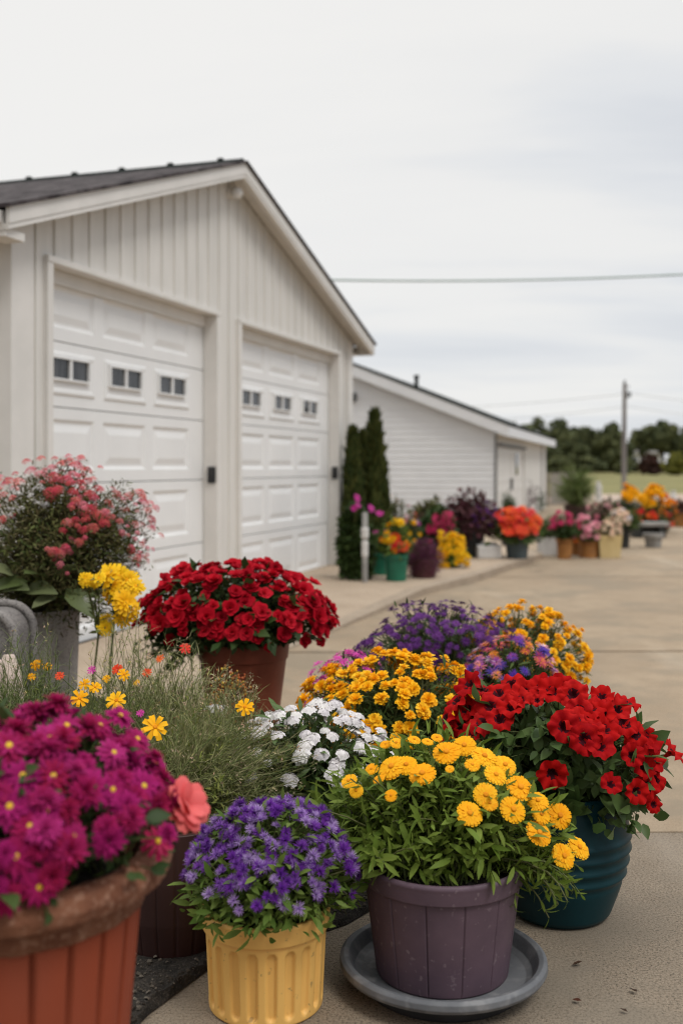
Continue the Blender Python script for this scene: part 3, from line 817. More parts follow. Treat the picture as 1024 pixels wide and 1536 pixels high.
M['stone_pot'] = surf('grey_granite', (.36, .325, .295), (.48, .44, .40), 7, .85, c3=(.17, .15, .14), fine=120, bump_s=.5)
M['dark_granite'] = surf('speckled_dark_granite', (.17, .157, .15), (.27, .25, .235), 9, .85, c3=(.05, .045, .045), fine=130, bump_s=.5)
M['green_pot'] = surf('green_plastic', (.008, .10, .058), (.012, .14, .08), 6, .4, bump_s=.04)
M['maroon_pot'] = surf('maroon_pot', (.05, .015, .018), (.08, .022, .026), 5, .6)
M['bluegrey_pot'] = surf('blue_grey_pot', (.05, .075, .085), (.075, .10, .11), 5, .55)
M['white_pot'] = surf('chalky_white_planter', (.52, .51, .50), (.66, .65, .63), 6, .8)
M['rust_pot'] = surf('rusty_orange_clay', (.28, .12, .035), (.42, .19, .05), 6, .75, c3=(.16, .07, .03), fine=9)
M['cream_pot'] = surf('cream_yellow_planter', (.58, .44, .20), (.66, .52, .27), 5, .7)
M['grey_pot'] = surf('grey_concrete_pot', (.22, .21, .20), (.32, .31, .29), 8, .85)


# ------------------------------------------------------------------ flowers
def ring(q, t, n, r0, z0, tilt, sc=1.0, jit=.12, m=0, var=(0, .12), off=0.0):
    a = np.arange(n) / n * 2 * np.pi + off + rng.normal(0, jit * 2 / n, n); tl = tilt + rng.normal(0, jit, n)
    d = np.stack([np.cos(a) * np.cos(tl), np.sin(a) * np.cos(tl), np.sin(tl)], -1); up = np.stack([-np.cos(a) * np.sin(tl), -np.sin(a) * np.sin(tl), np.cos(tl)], -1)
    pos = np.stack([np.cos(a) * r0, np.sin(a) * r0, np.full(n, z0)], -1)
    q.add(t.mat(m), pos, frame(d, up), sc * (1 + rng.normal(0, jit * .6, n)), var[0] + rng.random(n) * (var[1] - var[0]))


def flat_disc(r, h, seg=12): return lathe([(r, 0), (r * .92, h * .6), (r * .55, h), (.001, h * .8)], seg)


class Fl:
    """a kind of flower: several variants of unit diameter, petals plus an optional centre"""
    def __init__(s, name, mats, make, k=3, cname='flower_centre', cmat=None):
        s.t, s.pm, s.cm = [], [], []
        for i in range(k):
            pt_, ct = make(); s.pm.append(tmesh(pt_, name, mats)); s.cm.append(tmesh(ct, cname, cmat) if ct is not None else None)
            s.t.append((pt_, ct))
        s.name, s.mats, s.cname, s.cmat = name, mats, cname, cmat


def daisy(n1, n2, L, Wd, shape='spoon', tilt=.12, cr=.14, ch=.08, ruffle=.03, extra=None):
    def mk():
        q = Q(); t = leafT(L, Wd, .18, .25, 3, shape, ruffle); jo = rng.random() * 6
        ring(q, t, n1, .06, .0, tilt, 1.0, .10, off=jo); ring(q, t, n2, .05, .03, tilt + .28, .80, .12, off=jo + .2)
        if extra: ring(q, t, extra, .04, .05, tilt + .6, .6, .15, off=jo)
        c = None
        if cr: c = Q().add(flat_disc(cr, ch), [(0, 0, .035)], var=[rng.random()]).template()
        return q.template(), c
    return mk


def pompon():
    q = Q(); t = leafT(.44, .27, .18, .3, 3, 'spoon', .03)
    for n, tl, s in ((13, .05, 1.0), (12, .42, .95), (10, .85, .82), (6, 1.25, .68)): ring(q, t, n, .06, .02 + .05 * tl, tl, s, .2, off=rng.random() * 6)
    return q.template(), None


def petunia():
    nt_ = 40; rs = np.array([.10, .16, .24, .33, .42, .50]); zs = np.array([-.10, .0, .055, .075, .06, .02])
    th = np.linspace(0, 2 * np.pi, nt_, endpoint=False); ph = rng.random() * 6.28; cup = rng.uniform(-.12, .2)
    rr = rs[:, None] * (1 + (rs[:, None] / .5) ** 2 * (.045 * np.cos(5 * th + ph) + .035 * np.sin(11 * th + ph * 2) + .02 * rng.normal(size=(1, nt_))))
    zz_ = zs[:, None] + cup * (rs[:, None] / .5) ** 2 * .6 + (rs[:, None] / .5) ** 2.5 * (.06 * np.cos(5 * th + ph + 1.1) + .08 * np.sin(8 * th + ph * 3) + .03 * rng.normal(size=(1, nt_)))
    v = np.stack([rr * np.cos(th), rr * np.sin(th), zz_ + 0 * rr], -1).reshape(-1, 3); k = len(rs)
    i, j = np.meshgrid(np.arange(k - 1), np.arange(nt_), indexing='ij'); j2 = (j + 1) % nt_
    f = np.stack([i * nt_ + j, i * nt_ + j2, (i + 1) * nt_ + j2, (i + 1) * nt_ + j], -1).reshape(-1, 4)
    tube = lathe([(.10, -.10), (.06, -.3), (.03, -.5)], 10)
    q = Q(); q.add(T(v, f, None, np.repeat(.22 * rng.random((k - 1, 1)), nt_, 1).ravel() + np.tile(.12 * (np.sin(np.arange(nt_) * 2 * np.pi * 5 / nt_ + ph) + 1) / 2, k - 1)), var=[0]); q.add(tube, var=[0])
    c = Q().add(lathe([(.21, .040), (.17, .022), (.12, -.04), (.06, -.13), (.001, -.16)], 20, lambda TH, R, Z: (R * (1 + .16 * np.cos(5 * TH + ph) + .05 * np.cos(10 * TH)), Z)), var=[.3]).template()
    return q.template(), c


def begonia():
    q = Q(); t = leafT(.46, .52, -.12, .12, 3, 'round', .02)
    for n, tl, s, r in ((5, .15, 1.0, .04), (5, .5, .82, .03), (4, .9, .58, .02), (3, 1.25, .4, .01)): ring(q, t, n, r, .02, tl, s, .14, off=rng.random() * 6)
    return q.template(), None


def fuzzy():
    q = Q(); t = leafT(.5, .055, .05, .2, 1, 'strap'); n = 120
    d = nrm(np.stack([rng.normal(size=n), rng.normal(size=n), np.abs(rng.normal(size=n)) * .9 + .05], -1))
    q.add(t, d * .06, frame(d, np.tile([0, 0, 1.], (n, 1)) + rng.normal(0, .3, (n, 3))), .75 + .4 * rng.random(n), rng.random(n) * .25)
    return q.template(), None


def floret_head(n=20, size=.24, rise=.28, pw=.5, ps=1):
    def mk():
        q = Q(); pet = leafT(.55, pw, .1, .1, ps, 'round'); fq = Q(); ring(fq, pet, 5, .05, 0, .15, 1.0, .1); ft = fq.template()
        k = np.arange(n) + .5; r = .42 * np.sqrt(k / n); a = k * 2.4 + rng.normal(0, .2, n); z = rise * (1 - (r / .42) ** 2) + rng.normal(0, .02, n)
        nn = nrm(np.stack([r * np.cos(a) * 1.6, r * np.sin(a) * 1.6, np.ones(n) * .6], -1))
        q.add(ft, np.stack([r * np.cos(a), r * np.sin(a), z], -1), zframe(nn), size * (.85 + .3 * rng.random(n)), rng.random(n) * .3)
        return q.template(), None
    return mk


def caldaisy():
    q = Q(); t = leafT(.45, .165, .12, .10, 3, 'tooth'); jo = rng.random() * 6
    ring(q, t, 20, .05, .0, .0, 1.0, .03, off=jo, var=(0, .3)); ring(q, t, 19, .05, .010, .07, .87, .035, off=jo + .2, var=(.05, .35)); ring(q, t, 13, .04, .020, .14, .56, .06, off=jo, var=(.1, .4))
    c = Q().add(flat_disc(.105, .05), [(0, 0, .05)], var=[rng.random()]).template()
    return q.template(), c


def mum():
    q = Q(); t = leafT(.46, .15, .12, .3, 3, 'lance')
    for n, tl, s in ((15, -.1, 1.0), (14, .25, .95), (13, .6, .85), (10, .95, .7), (7, 1.3, .5)): ring(q, t, n, .04, .03 * tl, tl, s, .16, off=rng.random() * 6)
    return q.template(), None


def coral_bloom():
    q = Q(); t = leafT(.72, .66, .62, -.35, 6, 'round')
    for n, tl, s, z in ((7, .55, 1.0, 0), (6, .80, .96, .03), (5, 1.05, .9, .05), (4, 1.3, .8, .06)): ring(q, t, n, .02, z, tl, s, .05, off=rng.random() * 6)
    return q.template(), None


FL = {}
FL['calendula'] = Fl('flower', [C_['calendula']], caldaisy, 5, cmat=[C_['calendula_c']])
FL['petunia'] = Fl('flower', [C_['petunia']], petunia, 6, 'flower_throat', [C_['throat']])
FL['begonia'] = Fl('flower', [C_['begonia']], begonia, 4)
FL['magenta'] = Fl('flower', [C_['magenta']], daisy(13, 12, .47, .19, 'lance', .0, .09, .07, .0, 9), 4, cmat=[C_['yellow_c']])
FL['mum'] = Fl('flower', [C_['magenta']], mum, 4)
FL['ageratum'] = Fl('flower', [C_['ageratum']], fuzzy, 4)
FL['white'] = Fl('flower_cluster', [C_['white']], floret_head(24, .32, .13, .55, 2), 4)
FL['marigold'] = Fl('flower', [C_['marigold']], pompon, 4)
FL['aster'] = Fl('flower', [C_['aster']], daisy(13, 9, .45, .15, 'strap', .1, 0), 3)
FL['mixed'] = Fl('flower', [C_['mixed']], daisy(15, 11, .45, .16, 'strap', .2, 0), 6)
FL['pink'] = Fl('flower_cluster', [C_['pink']], floret_head(24, .28, .26, .42, 1), 5)
FL['fuchsia'] = Fl('flower', [C_['fuchsia']], daisy(9, 7, .45, .2, 'spoon', .2, 0), 3)
FL['cosmos'] = Fl('flower', [C_['calendula']], daisy(8, 5, .47, .30, 'spoon', .15, .10, .06, .05), 3, cmat=[C_['calendula_c']])
FL['redorange'] = Fl('flower', [C_['redorange']], daisy(9, 6, .45, .25, 'spoon', .2, 0), 3)
FL['yellow'] = Fl('flower', [C_['yellow']], daisy(14, 12, .45, .20, 'spoon', .10, .11, .06, .02, 9), 3, cmat=[C_['calendula']])
FL['coral'] = Fl('flower', [C_['coral']], coral_bloom, 1)
FL['crimson'] = Fl('flower', [C_['crimson']], daisy(11, 9, .45, .2, 'spoon', .1, .1), 2, cmat=[C_['yellow_c']])


def flowers(root, fl, Pw, Nw, S, cap=100, spare=None, label=None):
    """the cap largest-looking blooms are parts of their own, the rest one part"""
    Pw, Nw = np.asarray(Pw, float), nrm(Nw); n = len(Pw); S = np.broadcast_to(np.asarray(S, float), (n,))
    view = np.array([0, 0, HC]) - Pw; dist = np.linalg.norm(view, axis=1); face = np.sum(nrm(view) * Nw, 1)
    order = np.argsort(-(face * .6 + S / dist * 8 - (dist - dist.min()) * .5)); org = np.array(root.location)
    R = zframe(Nw); kk = rng.integers(0, len(fl.t), n)
    for i in order[:cap]:
        o = bpy.data.objects.new(fl.name, fl.pm[kk[i]]); COL.objects.link(o); o.parent = root
        mt = Matrix(R[i].tolist()).to_4x4(); mt = Matrix.Translation((Pw[i] - org).tolist()) @ mt @ Matrix.Scale(float(S[i]), 4); o.matrix_basis = mt
        if label: o['label'] = label
        if fl.cm[kk[i]] is not None:
            c = bpy.data.objects.new(fl.cname, fl.cm[kk[i]]); COL.objects.link(c); c.parent = o
    rest = order[cap:]
    if len(rest):
        q = Q(); has_c = fl.t[0][1] is not None
        for v in range(len(fl.t)):
            ii = rest[kk[rest] == v]
            if len(ii) == 0: continue
            va = rng.random(len(ii)); q.add(fl.t[v][0].mat(0), Pw[ii], R[ii], S[ii], va)
            if has_c: q.add(fl.t[v][1].mat(1), Pw[ii], R[ii], S[ii], va)
        tag(q.build('flowers', list(fl.mats) + (list(fl.cmat) if has_c else []), root), kind='stuff')


# ------------------------------------------------------------------ pots
def pot(root, prof, mat, seg=72, mod=None, rim=None, rim_mat=None, soil_r=None, soil_z=None, name='pot', dense=0, rimmod=None):
    b = np.array(root.location)
    q = Q(); q.add(lathe(crisp(prof, .003, dense), seg, mod), [b]); o = q.build(name, [mat], root)
    if rim is not None:
        q = Q(); q.add(lathe(rim if rimmod is None else crisp(rim, .004, 0), seg, rimmod), [b])
        ro = bpy.data.objects.new('rim', q.mesh('rim', [rim_mat or mat], b)); COL.objects.link(ro); ro.parent = o
    if soil_r:
        q = Q(); k = 9; rr = np.linspace(soil_r, .002, k)
        q.add(lathe(np.stack([rr, soil_z + .012 * (1 - rr / soil_r) + 0 * rr], -1), 40, lambda TH, R, Z: (R, Z + rng.normal(0, .004, Z.shape))), [b]); q.build('soil', [M['soil']], root)
    return o


def simple_prof(rt_, rb, h, wall=.012, lip=.012, liph=.05):
    k = (rt_ - rb) / h; rl = rt_ - k * liph
    return [(.001, .0), (rb, 0), (rl - lip, h - liph), (rl, h - liph), (rt_, h), (rt_ - wall - lip, h), (rt_ - wall - lip - .01, h - .08), (.002, h - .085)]


def fill_leaves(q, dome, n, leaf, size, zmin=-.2, rho=(.55, 1.0), m=0, up=.5):
    d = dome.dirs(n, zmin); r = rho[0] + (rho[1] - rho[0]) * rng.random(n) ** .6; p = dome.at(d, r)
    dd = nrm(d * [1, 1, .5] + rng.normal(0, .5, (n, 3)) + [0, 0, .15]); uu = nrm(d + [0, 0, up] + rng.normal(0, .35, (n, 3)))
    q.add(leaf.mat(m), p, frame(dd, uu), size * (.6 + .7 * rng.random(n)))


def standard(root, base_r, soil_z, dome, leaf, lmat, nst, nleaf, size, fl=None, nfl=0, fsize=.05, fz=.25, zmin=-.25, extra=0, stemr=(.0025, .0012), ang=.9, t0=.3, P_=None, N_=None, S_=None, face=.35, cap=100, rho=(.72, .98), fjit=.06, smat=None, lift=.4):
    b = np.array(root.location) + [0, 0, soil_z]
    qs, ql = Q(), Q(); d = dome.dirs(nst, zmin); tips = dome.at(d, rho[0] + (rho[1] - rho[0]) * rng.random(nst))
    a, bb, c = stemset(nst, b, base_r, tips, lift); sprigs(qs, ql, a, bb, c, leaf, nleaf, size, t0, ang, stemr)
    if extra: fill_leaves(ql, dome, extra, leaf, size, zmin)
    Pf = Nf = None
    if fl is not None:
        Pl, Nl, Sl = [], [], []
        if nfl:
            dd = dome.even(nfl, fz, fjit); dd = dd[dd[:, 1] < .6] if False else dd
            Pl.append(dome.at(dd, 1.0 + rng.normal(0, .025, len(dd)))); Nl.append(nrm(dome.normal(dd) + [0, -.15, face] + rng.normal(0, .22, (len(dd), 3)))); Sl.append(fsize * (.75 + .45 * rng.random(len(dd))))
        if P_ is not None: Pl.append(P_); Nl.append(N_); Sl.append(np.broadcast_to(S_, (len(P_),)))
        Pf, Nf, Sf = np.concatenate(Pl), np.concatenate(Nl), np.concatenate(Sl)
        a, bb, c = stemset(len(Pf), b, base_r, Pf - Nf * .01, lift); bb = .5 * bb + .5 * (Pf - Nf * .08); tubes(qs, a, bb, c, stemr[0], stemr[1], 5)
    qs.build('stems', [smat or L_['stem']], root); ql.build('foliage', [lmat], root)
    if fl is not None: flowers(root, fl, Pf, Nf, Sf, cap)


def placed(dome, lst, rho=1.0, up=.25, cam=.35, jit=.12):
    Pl, Nl, S = [], [], []
    for it in lst:
        p, n = dome.hit(it[0], it[1], rho); z = p[1]; Pl.append(p)
        v = nrm(np.array([0, 0, HC]) - p); Nl.append(nrm(n + np.array([0, 0, up]) + v * cam + rng.normal(0, jit, 3))); S.append(it[2] * z / F)
    return np.array(Pl), np.array(Nl), np.array(S)


LEAF = dict(lance=leafT(1, .26, .25, .2, 4, 'lance'), lance2=leafT(1, .26, .25, .2, 2, 'lance'), ovate=leafT(1, .58, .22, .25, 4, 'ovate', .02), ovate2=leafT(1, .6, .2, .2, 2, 'ovate'), thread=leafT(1, .05, .3, 0, 2, 'strap'), lance3=leafT(1, .36, .25, .2, 3, 'lance'), small=leafT(1, .42, .15, .2, 1, 'strap'), blade=leafT(1, .09, .3, .25, 3, 'strap'))


def ground_xy(px, z): return ((px - CX) * z / F, z)


# A  magenta chrysanthemums in the big ribbed terracotta pot
x, y = ground_xy(20, 1.66)
A = thing('potted_chrysanthemum', 'magenta chrysanthemums in a large ribbed terracotta pot with crusted rim', 'potted plant', (x, y, 0))
zr, R0 = .612, .205
def flute(TH, R, Z):
    k = 22; c = np.cos(TH * k); g = np.clip((c - .86) / .14, 0, 1)
    body = (Z > .02) & (Z < zr - .085) & (R > .1)
    return np.where(body, R - .014 * g, R), Z
def rough(TH, R, Z):
    return R + .0010 * np.sin(TH * 23 + Z * 90) * np.sin(TH * 41) + rng.normal(0, .0005, R.shape), Z + .0007 * np.sin(TH * 17 + 1)
pot(A, [(.001, 0), (.135, 0), (.150, .02), (.196, zr - .085), (.190, zr - .075), (.190, zr - .03), (.17, zr - .03), (.165, zr - .12), (.002, zr - .13)], M['terracotta_big'], 264, flute,
    rim=[(.19, zr - .082), (.203, zr - .083), (.206, zr - .06), (.204, zr - .046), (.222, zr - .050), (.238, zr - .042), (.243, zr - .024), (.236, zr - .006), (.215, zr), (.194, zr - .006), (.182, zr - .03), (.178, zr - .1)], rim_mat=M['terracotta_rim'], soil_r=.179, soil_z=zr - .045, dense=3, rimmod=rough)
dA = Dome((x - .005, y - .005, zr + .01), (.25, .24, .19), .06, 3)
mg = [(137, 1182, 62), (88, 1268, 60), (192, 1220, 56), (60, 1330, 58), (24, 1285, 60), (110, 1255, 46), (35, 1165, 58), (80, 1165, 56), (75, 1110, 60), (15, 1210, 62), (14, 1120, 60), (70, 1215, 60), (100, 1090, 50), (8, 1345, 54), (45, 1240, 50), (215, 1180, 50), (232, 1145, 46), (168, 1185, 50), (170, 1130, 46), (205, 1110, 46), (150, 1090, 46), (180, 1075, 44)]
Pm, Nm, Sm = placed(dA, mg, 1.02, .12, .7)
standard(A, .14, zr - .06, dA, LEAF['ovate'], L_['dark'], 120, 12, .036, FL['mum'], 165, .048, .16, -.12, 350, cap=78, fjit=.07, rho=(.6, .9))
flowers(A, FL['magenta'], Pm, Nm, Sm * 1.1)
p_, n__ = np.array([pt(237, 1262, 1.60)]), np.array([[.35, -.8, .45]])
flowers(A, FL['crimson'], p_, n__, .05)
q = Q(); tubes(q, np.array([[x + .17, y - .03, zr - .04]]), np.array([[x + .2, y - .05, zr + .06]]), p_, .002, .0015); q.build('stems', [L_['stem']], A)
p_ = np.array([pt(277, 1209, 1.70)]); flowers(A, FL['coral'], p_, np.array([[.75, -.4, .5]]), .052, label='large coral pink bloom leaning out over the rim')
q = Q(); tubes(q, np.array([[x + .16, y, zr - .04]]), np.array([[x + .18, y, zr + .10]]), p_ - [.01, 0, .0], .003, .002); q.build('stems', [L_['stem']], A)

# B  dark brown barrel pot behind it, feathery plant inside
b = gp(262, 1418); B = thing('potted_feathery_plant', 'grey green feathery plant in a dark brown barrel shaped pot', 'potted plant', b)
def stave(TH, R, Z):
    g = np.clip((np.cos(TH * 18) - .93) / .07, 0, 1); return np.where((Z > .005) & (R > .09), R - .005 * g, R), Z
pot(B, [(.001, 0), (.118, 0), (.135, .1), (.142, .2), (.142, .32), (.125, .32), (.12, .28), (.002, .27)], M['brown_pot'], 216, stave, soil_r=.122, soil_z=.29, dense=4)


def wispy(root, c, r, n, nleaf, size, lmat, base_r=.12, fl=None, items=None, leaf='thread', soil=.0, seed=0, width=1.0, stemr=(.0013, .0006), rho=(.55, 1.05), zmin=-.05, ang=.65, heads=0, hmat=None):
    """airy clump: thin stems with thread-like leaves, seed heads"""
    dome = Dome(c, r, .12, seed); b = np.array(root.location) + [0, 0, soil]
    qs, ql = Q(), Q(); d = dome.dirs(n, zmin); tips = dome.at(d, rho[0] + (rho[1] - rho[0]) * rng.random(n) ** .7)
    a, bb, cc = stemset(n, b, base_r, tips, .25); sprigs(qs, ql, a, bb, cc, LEAF[leaf], nleaf, size, .12, ang, stemr, .3, jit=.4)
    if heads:
        hh = tips[:heads]; ql.add(LEAF['small'].mat(1), np.repeat(hh, 5, 0) + rng.normal(0, .006, (len(hh) * 5, 3)), zframe(rng.normal(size=(len(hh) * 5, 3))), .009)
    Pl, Nl, S = [], [], []
    if items:
        for (px, py, dp, s) in items:
            p = pt(px, py, dp); Pl.append(p); S.append(s * dp / F); Nl.append(nrm(np.array([rng.normal(0, .25), -.75, .6])))
        Pl = np.array(Pl); a, bb, cc = stemset(len(Pl), b, base_r * .6, Pl, .1); tubes(qs, a, bb, cc, .0018, .0012, 6)
    nl2 = n // 2; d = dome.dirs(nl2, .0); tips = dome.at(d, .5 + .42 * rng.random(nl2)); a, bb, cc = stemset(nl2, b, base_r, tips, .25); sprigs(qs, ql, a, bb, cc, LEAF['lance2'], 15, .026, .25, .8, stemr, .3, m=2)
    qs.build('stems', [L_['stem']], root); ql.build('foliage', [lmat, hmat or L_['bud'], L_['meadow']], root)
    if items: flowers(root, fl, Pl, Nl, S)


wispy(B, (b[0] + .09, b[1] + .12, .33), (.23, .22, .25), 520, 30, .05, L_['wispy'], .10, FL['cosmos'], [(233, 1091, 2.66, 37), (367, 1061, 2.85, 26)], soil=.28, seed=4, heads=120)

# meadow clumps in the bed
mead = [
 ('feathery_plant', 'low grassy clump at the foot of the granite planter', (30, 3.25), (.36, .26, .58), 900, 26, .065, 'grass', 'cosmos', [(55, 997, 3.3, 17), (72, 1000, 3.35, 13), (127, 1026, 3.1, 17), (48, 1015, 3.25, 12)], 160),
 ('feathery_plant', 'feathery green clump with small orange blooms above the magenta flowers', (150, 3.02), (.26, .22, .51), 760, 26, .055, 'grass', 'cosmos', [(175, 1051, 2.86, 29), (120, 1048, 2.85, 25), (143, 1031, 2.95, 18), (186, 1012, 3.0, 18)], 160),
 ('feathery_plant', 'grey feathery clump between the red begonia pot and the magenta flowers', (255, 3.25), (.30, .24, .555), 950, 28, .055, 'wispy', 'redorange', [(176, 1004, 3.1, 17), (221, 1009, 3.15, 15), (90, 1014, 3.1, 14), (278, 973, 3.4, 18), (240, 988, 3.3, 13)], 420),
 ('feathery_plant', 'loose feathery clump under the yellow daisies', (185, 3.45), (.22, .2, .54), 520, 26, .055, 'wispy', 'cosmos', [(160, 1018, 3.35, 12), (205, 1024, 3.3, 10)], 260),
 ('feathery_plant', 'grey green feathery clump beside the white phlox', (335, 2.95), (.22, .18, .50), 680, 28, .052, 'wispy', 'fuchsia', [(211, 1070, 2.9, 12), (138, 1005, 3.05, 15)], 300),
]
for nm, lab, (px, z), r, n, nl, sz, lm, fk, items, hd in mead:
    gx_, gy_ = ground_xy(px, z); o = thing(nm, lab, 'feathery plant', (gx_, gy_, .01), group='feathery plants in the bed')
    wispy(o, (gx_, gy_, .10), r, n, nl, sz, L_[lm], .15, FL[fk], items, seed=int(px), heads=hd)
# little twiggy shrub with russet buds in front of the terracotta pot
gx_, gy_ = ground_xy(345, 3.5); o = thing('budding_shrub', 'small twiggy shrub with tiny russet and yellow buds before the terracotta pot', 'shrub', (gx_, gy_, .01))
dm = Dome((gx_, gy_, .30), (.105, .1, .27), .12, 8); d = dm.dirs(150, -.2); tips = dm.at(d, .6 + .4 * rng.random(150)); a, bb, c = stemset(150, (gx_, gy_, .01), .04, tips, .2)
qs, ql = Q(), Q(); sprigs(qs, ql, a, bb, c, LEAF['lance2'], 16, .022, .3, .8, (.002, .001)); qs.build('stems', [L_['stem_brown']], o); ql.build('foliage', [L_['olive']], o)
q = Q(); q.add(lathe([(.001, -.5), (.35, -.3), (.5, 0), (.3, .4), (.001, .5)], 6), np.repeat(tips, 3, 0) + rng.normal(0, .012, (450, 3)), None, .006 + .006 * rng.random(450)); tag(q.build('buds', [C_['bud']], o), kind='stuff')
# white low flowers behind the feathery plants
gx_, gy_ = ground_xy(312, 3.3); o = thing('white_alyssum', 'small white alyssum patch half hidden by feathery stems', 'flowering plant', (gx_, gy_, .01))
dm = Dome((gx_, gy_, .22), (.12, .09, .24), .1, 12); standard(o, .06, .0, dm, LEAF['lance2'], L_['mid'], 70, 10, .03, FL['white'], 26, .035, .45, 0, 60)

# C  violet ageratum in the yellow pot
b = gp(399, 1502); Cc = thing('potted_ageratum', 'violet ageratum in a mustard yellow fluted pot', 'potted plant', b)
hC = .222
def slots(TH, R, Z):
    k = 20; ph = (TH * k / (2 * np.pi)) % 1.0 - .5; wd = .27
    zc0, zc1 = .016, hC - .058; ang_w = np.abs(ph) / wd
    zz2 = np.where(Z > zc1 - .012, (Z - (zc1 - .012)) / .012, np.where(Z < zc0 + .012, ((zc0 + .012) - Z) / .012, 0)); dd = np.sqrt(ang_w ** 2 + np.clip(zz2, 0, None) ** 2)
    g = np.clip((1.05 - dd) / .25, 0, 1); g = g * g * (3 - 2 * g); body = (R > .118) & (Z < hC - .055) & (Z > .004)
    return np.where(body, R - .0085 * g, R), Z
bodyp = [(.001, .0), (.122, 0), (.1265, .004)] + [(.127 + .008 * t, .006 + (hC - .056) * t) for t in np.linspace(0, 1, 46)] + [(.134, hC - .044), (.128, hC - .04), (.120, hC - .05), (.118, hC - .08), (.002, hC - .085)]
q = Q(); q.add(lathe(bodyp, 320, slots), [b]); po = q.build('pot', [M['yellow_pot']], Cc)
q = Q(); q.add(lathe(crisp([(.133, hC - .046), (.1415, hC - .043), (.1445, hC - .006), (.1425, hC), (.134, hC), (.130, hC - .06)], .0025), 96), [b]); ro = bpy.data.objects.new('rim', q.mesh('rim', [M['yellow_pot']], b)); COL.objects.link(ro); ro.parent = po
q = Q(); q.add(lathe(np.stack([np.linspace(.129, .002, 8), np.full(8, hC - .03)], -1), 30, lambda TH, R, Z: (R, Z + rng.normal(0, .004, Z.shape))), [b]); q.build('soil', [M['soil']], Cc)
dC = Dome((b[0] + .012, b[1] + .0, hC + .035), (.195, .185, .178), .05, 21)
standard(Cc, .10, hC - .03, dC, LEAF['lance3'], L_['ageratum'], 260, 13, .034, FL['ageratum'], 420, .027, .27, -.24, 900, cap=100, fjit=.12, face=.5, rho=(.75, .96))

# D  calendula in the purple pot on its saucer
S0 = gp(664, 1475); sx_, sy_ = S0[0], S0[1]
sc = thing('plant_saucer', 'grey plastic saucer under the purple pot', 'saucer', (sx_, sy_, 0))
q = Q(); q.add(lathe(crisp([(.195, .028), (.222, .040), (.2345, .046), (.2395, .054), (.238, .066), (.230, .072), (.219, .069), (.2135, .060), (.204, .042), (.19, .034), (.002, .032)], .0022), 128), [(sx_, sy_, 0)]); q.build('dish', [M['saucer']], sc)
q = Q(); q.add(lathe(crisp([(.001, .002), (.18, .002), (.185, .006), (.198, .027), (.001, .0275)], .002), 96), [(sx_, sy_, 0)]); q.build('foot', [M['saucer_foot']], sc)
hD = .262; D_ = thing('potted_calendula', 'golden yellow calendula in a dusty purple panelled pot', 'potted plant', (sx_ - .002, sy_ + .005, .033)); b = np.array(D_.location)
def grooves(TH, R, Z):
    k = 13; ph = np.abs((TH * k / (2 * np.pi) + .35) % 1.0 - .5); g = np.clip(1 - ph / .022, 0, 1); g = g * g * (3 - 2 * g)
    return np.where((R > .14) & (Z < hD - .045) & (Z > .004), R - .0065 * g, R), Z
bodyp = [(.001, 0), (.148, 0), (.1525, .004)] + [(.153 + .027 * t, .006 + (hD - .052) * t) for t in np.linspace(0, 1, 24)] + [(.178, hD - .04), (.172, hD - .036), (.165, hD - .05), (.160, hD - .09), (.002, hD - .09)]
q = Q(); q.add(lathe(bodyp, 520, grooves), [b]); po = q.build('pot', [M['purple_pot']], D_)
q = Q(); q.add(lathe(crisp([(.179, hD - .047), (.1865, hD - .045), (.190, hD - .016), (.1915, hD - .008), (.189, hD - .001), (.183, hD), (.176, hD - .004), (.172, hD - .06)], .0025), 110), [b]); ro = bpy.data.objects.new('rim', q.mesh('rim', [M['purple_pot']], b)); COL.objects.link(ro); ro.parent = po
q = Q(); q.add(lathe(np.stack([np.linspace(.173, .002, 10), np.full(10, hD - .028)], -1), 40, lambda TH, R, Z: (R, Z + rng.normal(0, .005, Z.shape))), [b]); q.build('soil', [M['soil']], D_)
dD = Dome((b[0] + .0, b[1] + .05, .033 + hD + .005), (.285, .235, .24), .09, 31)
cal = [(523, 1171, 26), (534, 1186, 22), (587, 1150, 44), (609, 1147, 34), (633, 1160, 42), (568, 1168, 20), (557, 1153, 22), (586, 1193, 20), (669, 1128, 42), (696, 1118, 36), (726, 1134, 40), (708, 1147, 24), (757, 1147, 36), (743, 1162, 36), (674, 1153, 14),
       (728, 1192, 38), (734, 1204, 26), (704, 1220, 41), (780, 1181, 44), (769, 1214, 42), (806, 1201, 34), (811, 1221, 32), (839, 1223, 40), (808, 1249, 42), (868, 1271, 38), (845, 1284, 40), (621, 1109, 20), (641, 1112, 18), (655, 1106, 18), (578, 1116, 18), (594, 1114, 20)]
Pm, Nm, Sm = placed(dD, cal, 1.09, .55, .75, .26)
standard(D_, .12, hD - .03, dD, LEAF['lance'], L_['calendula'], 380, 20, .046, FL['calendula'], 0, .05, .2, .0, 1200, P_=Pm, N_=Nm, S_=Sm * 1.0, rho=(.5, 1.0), t0=.22, ang=.85)
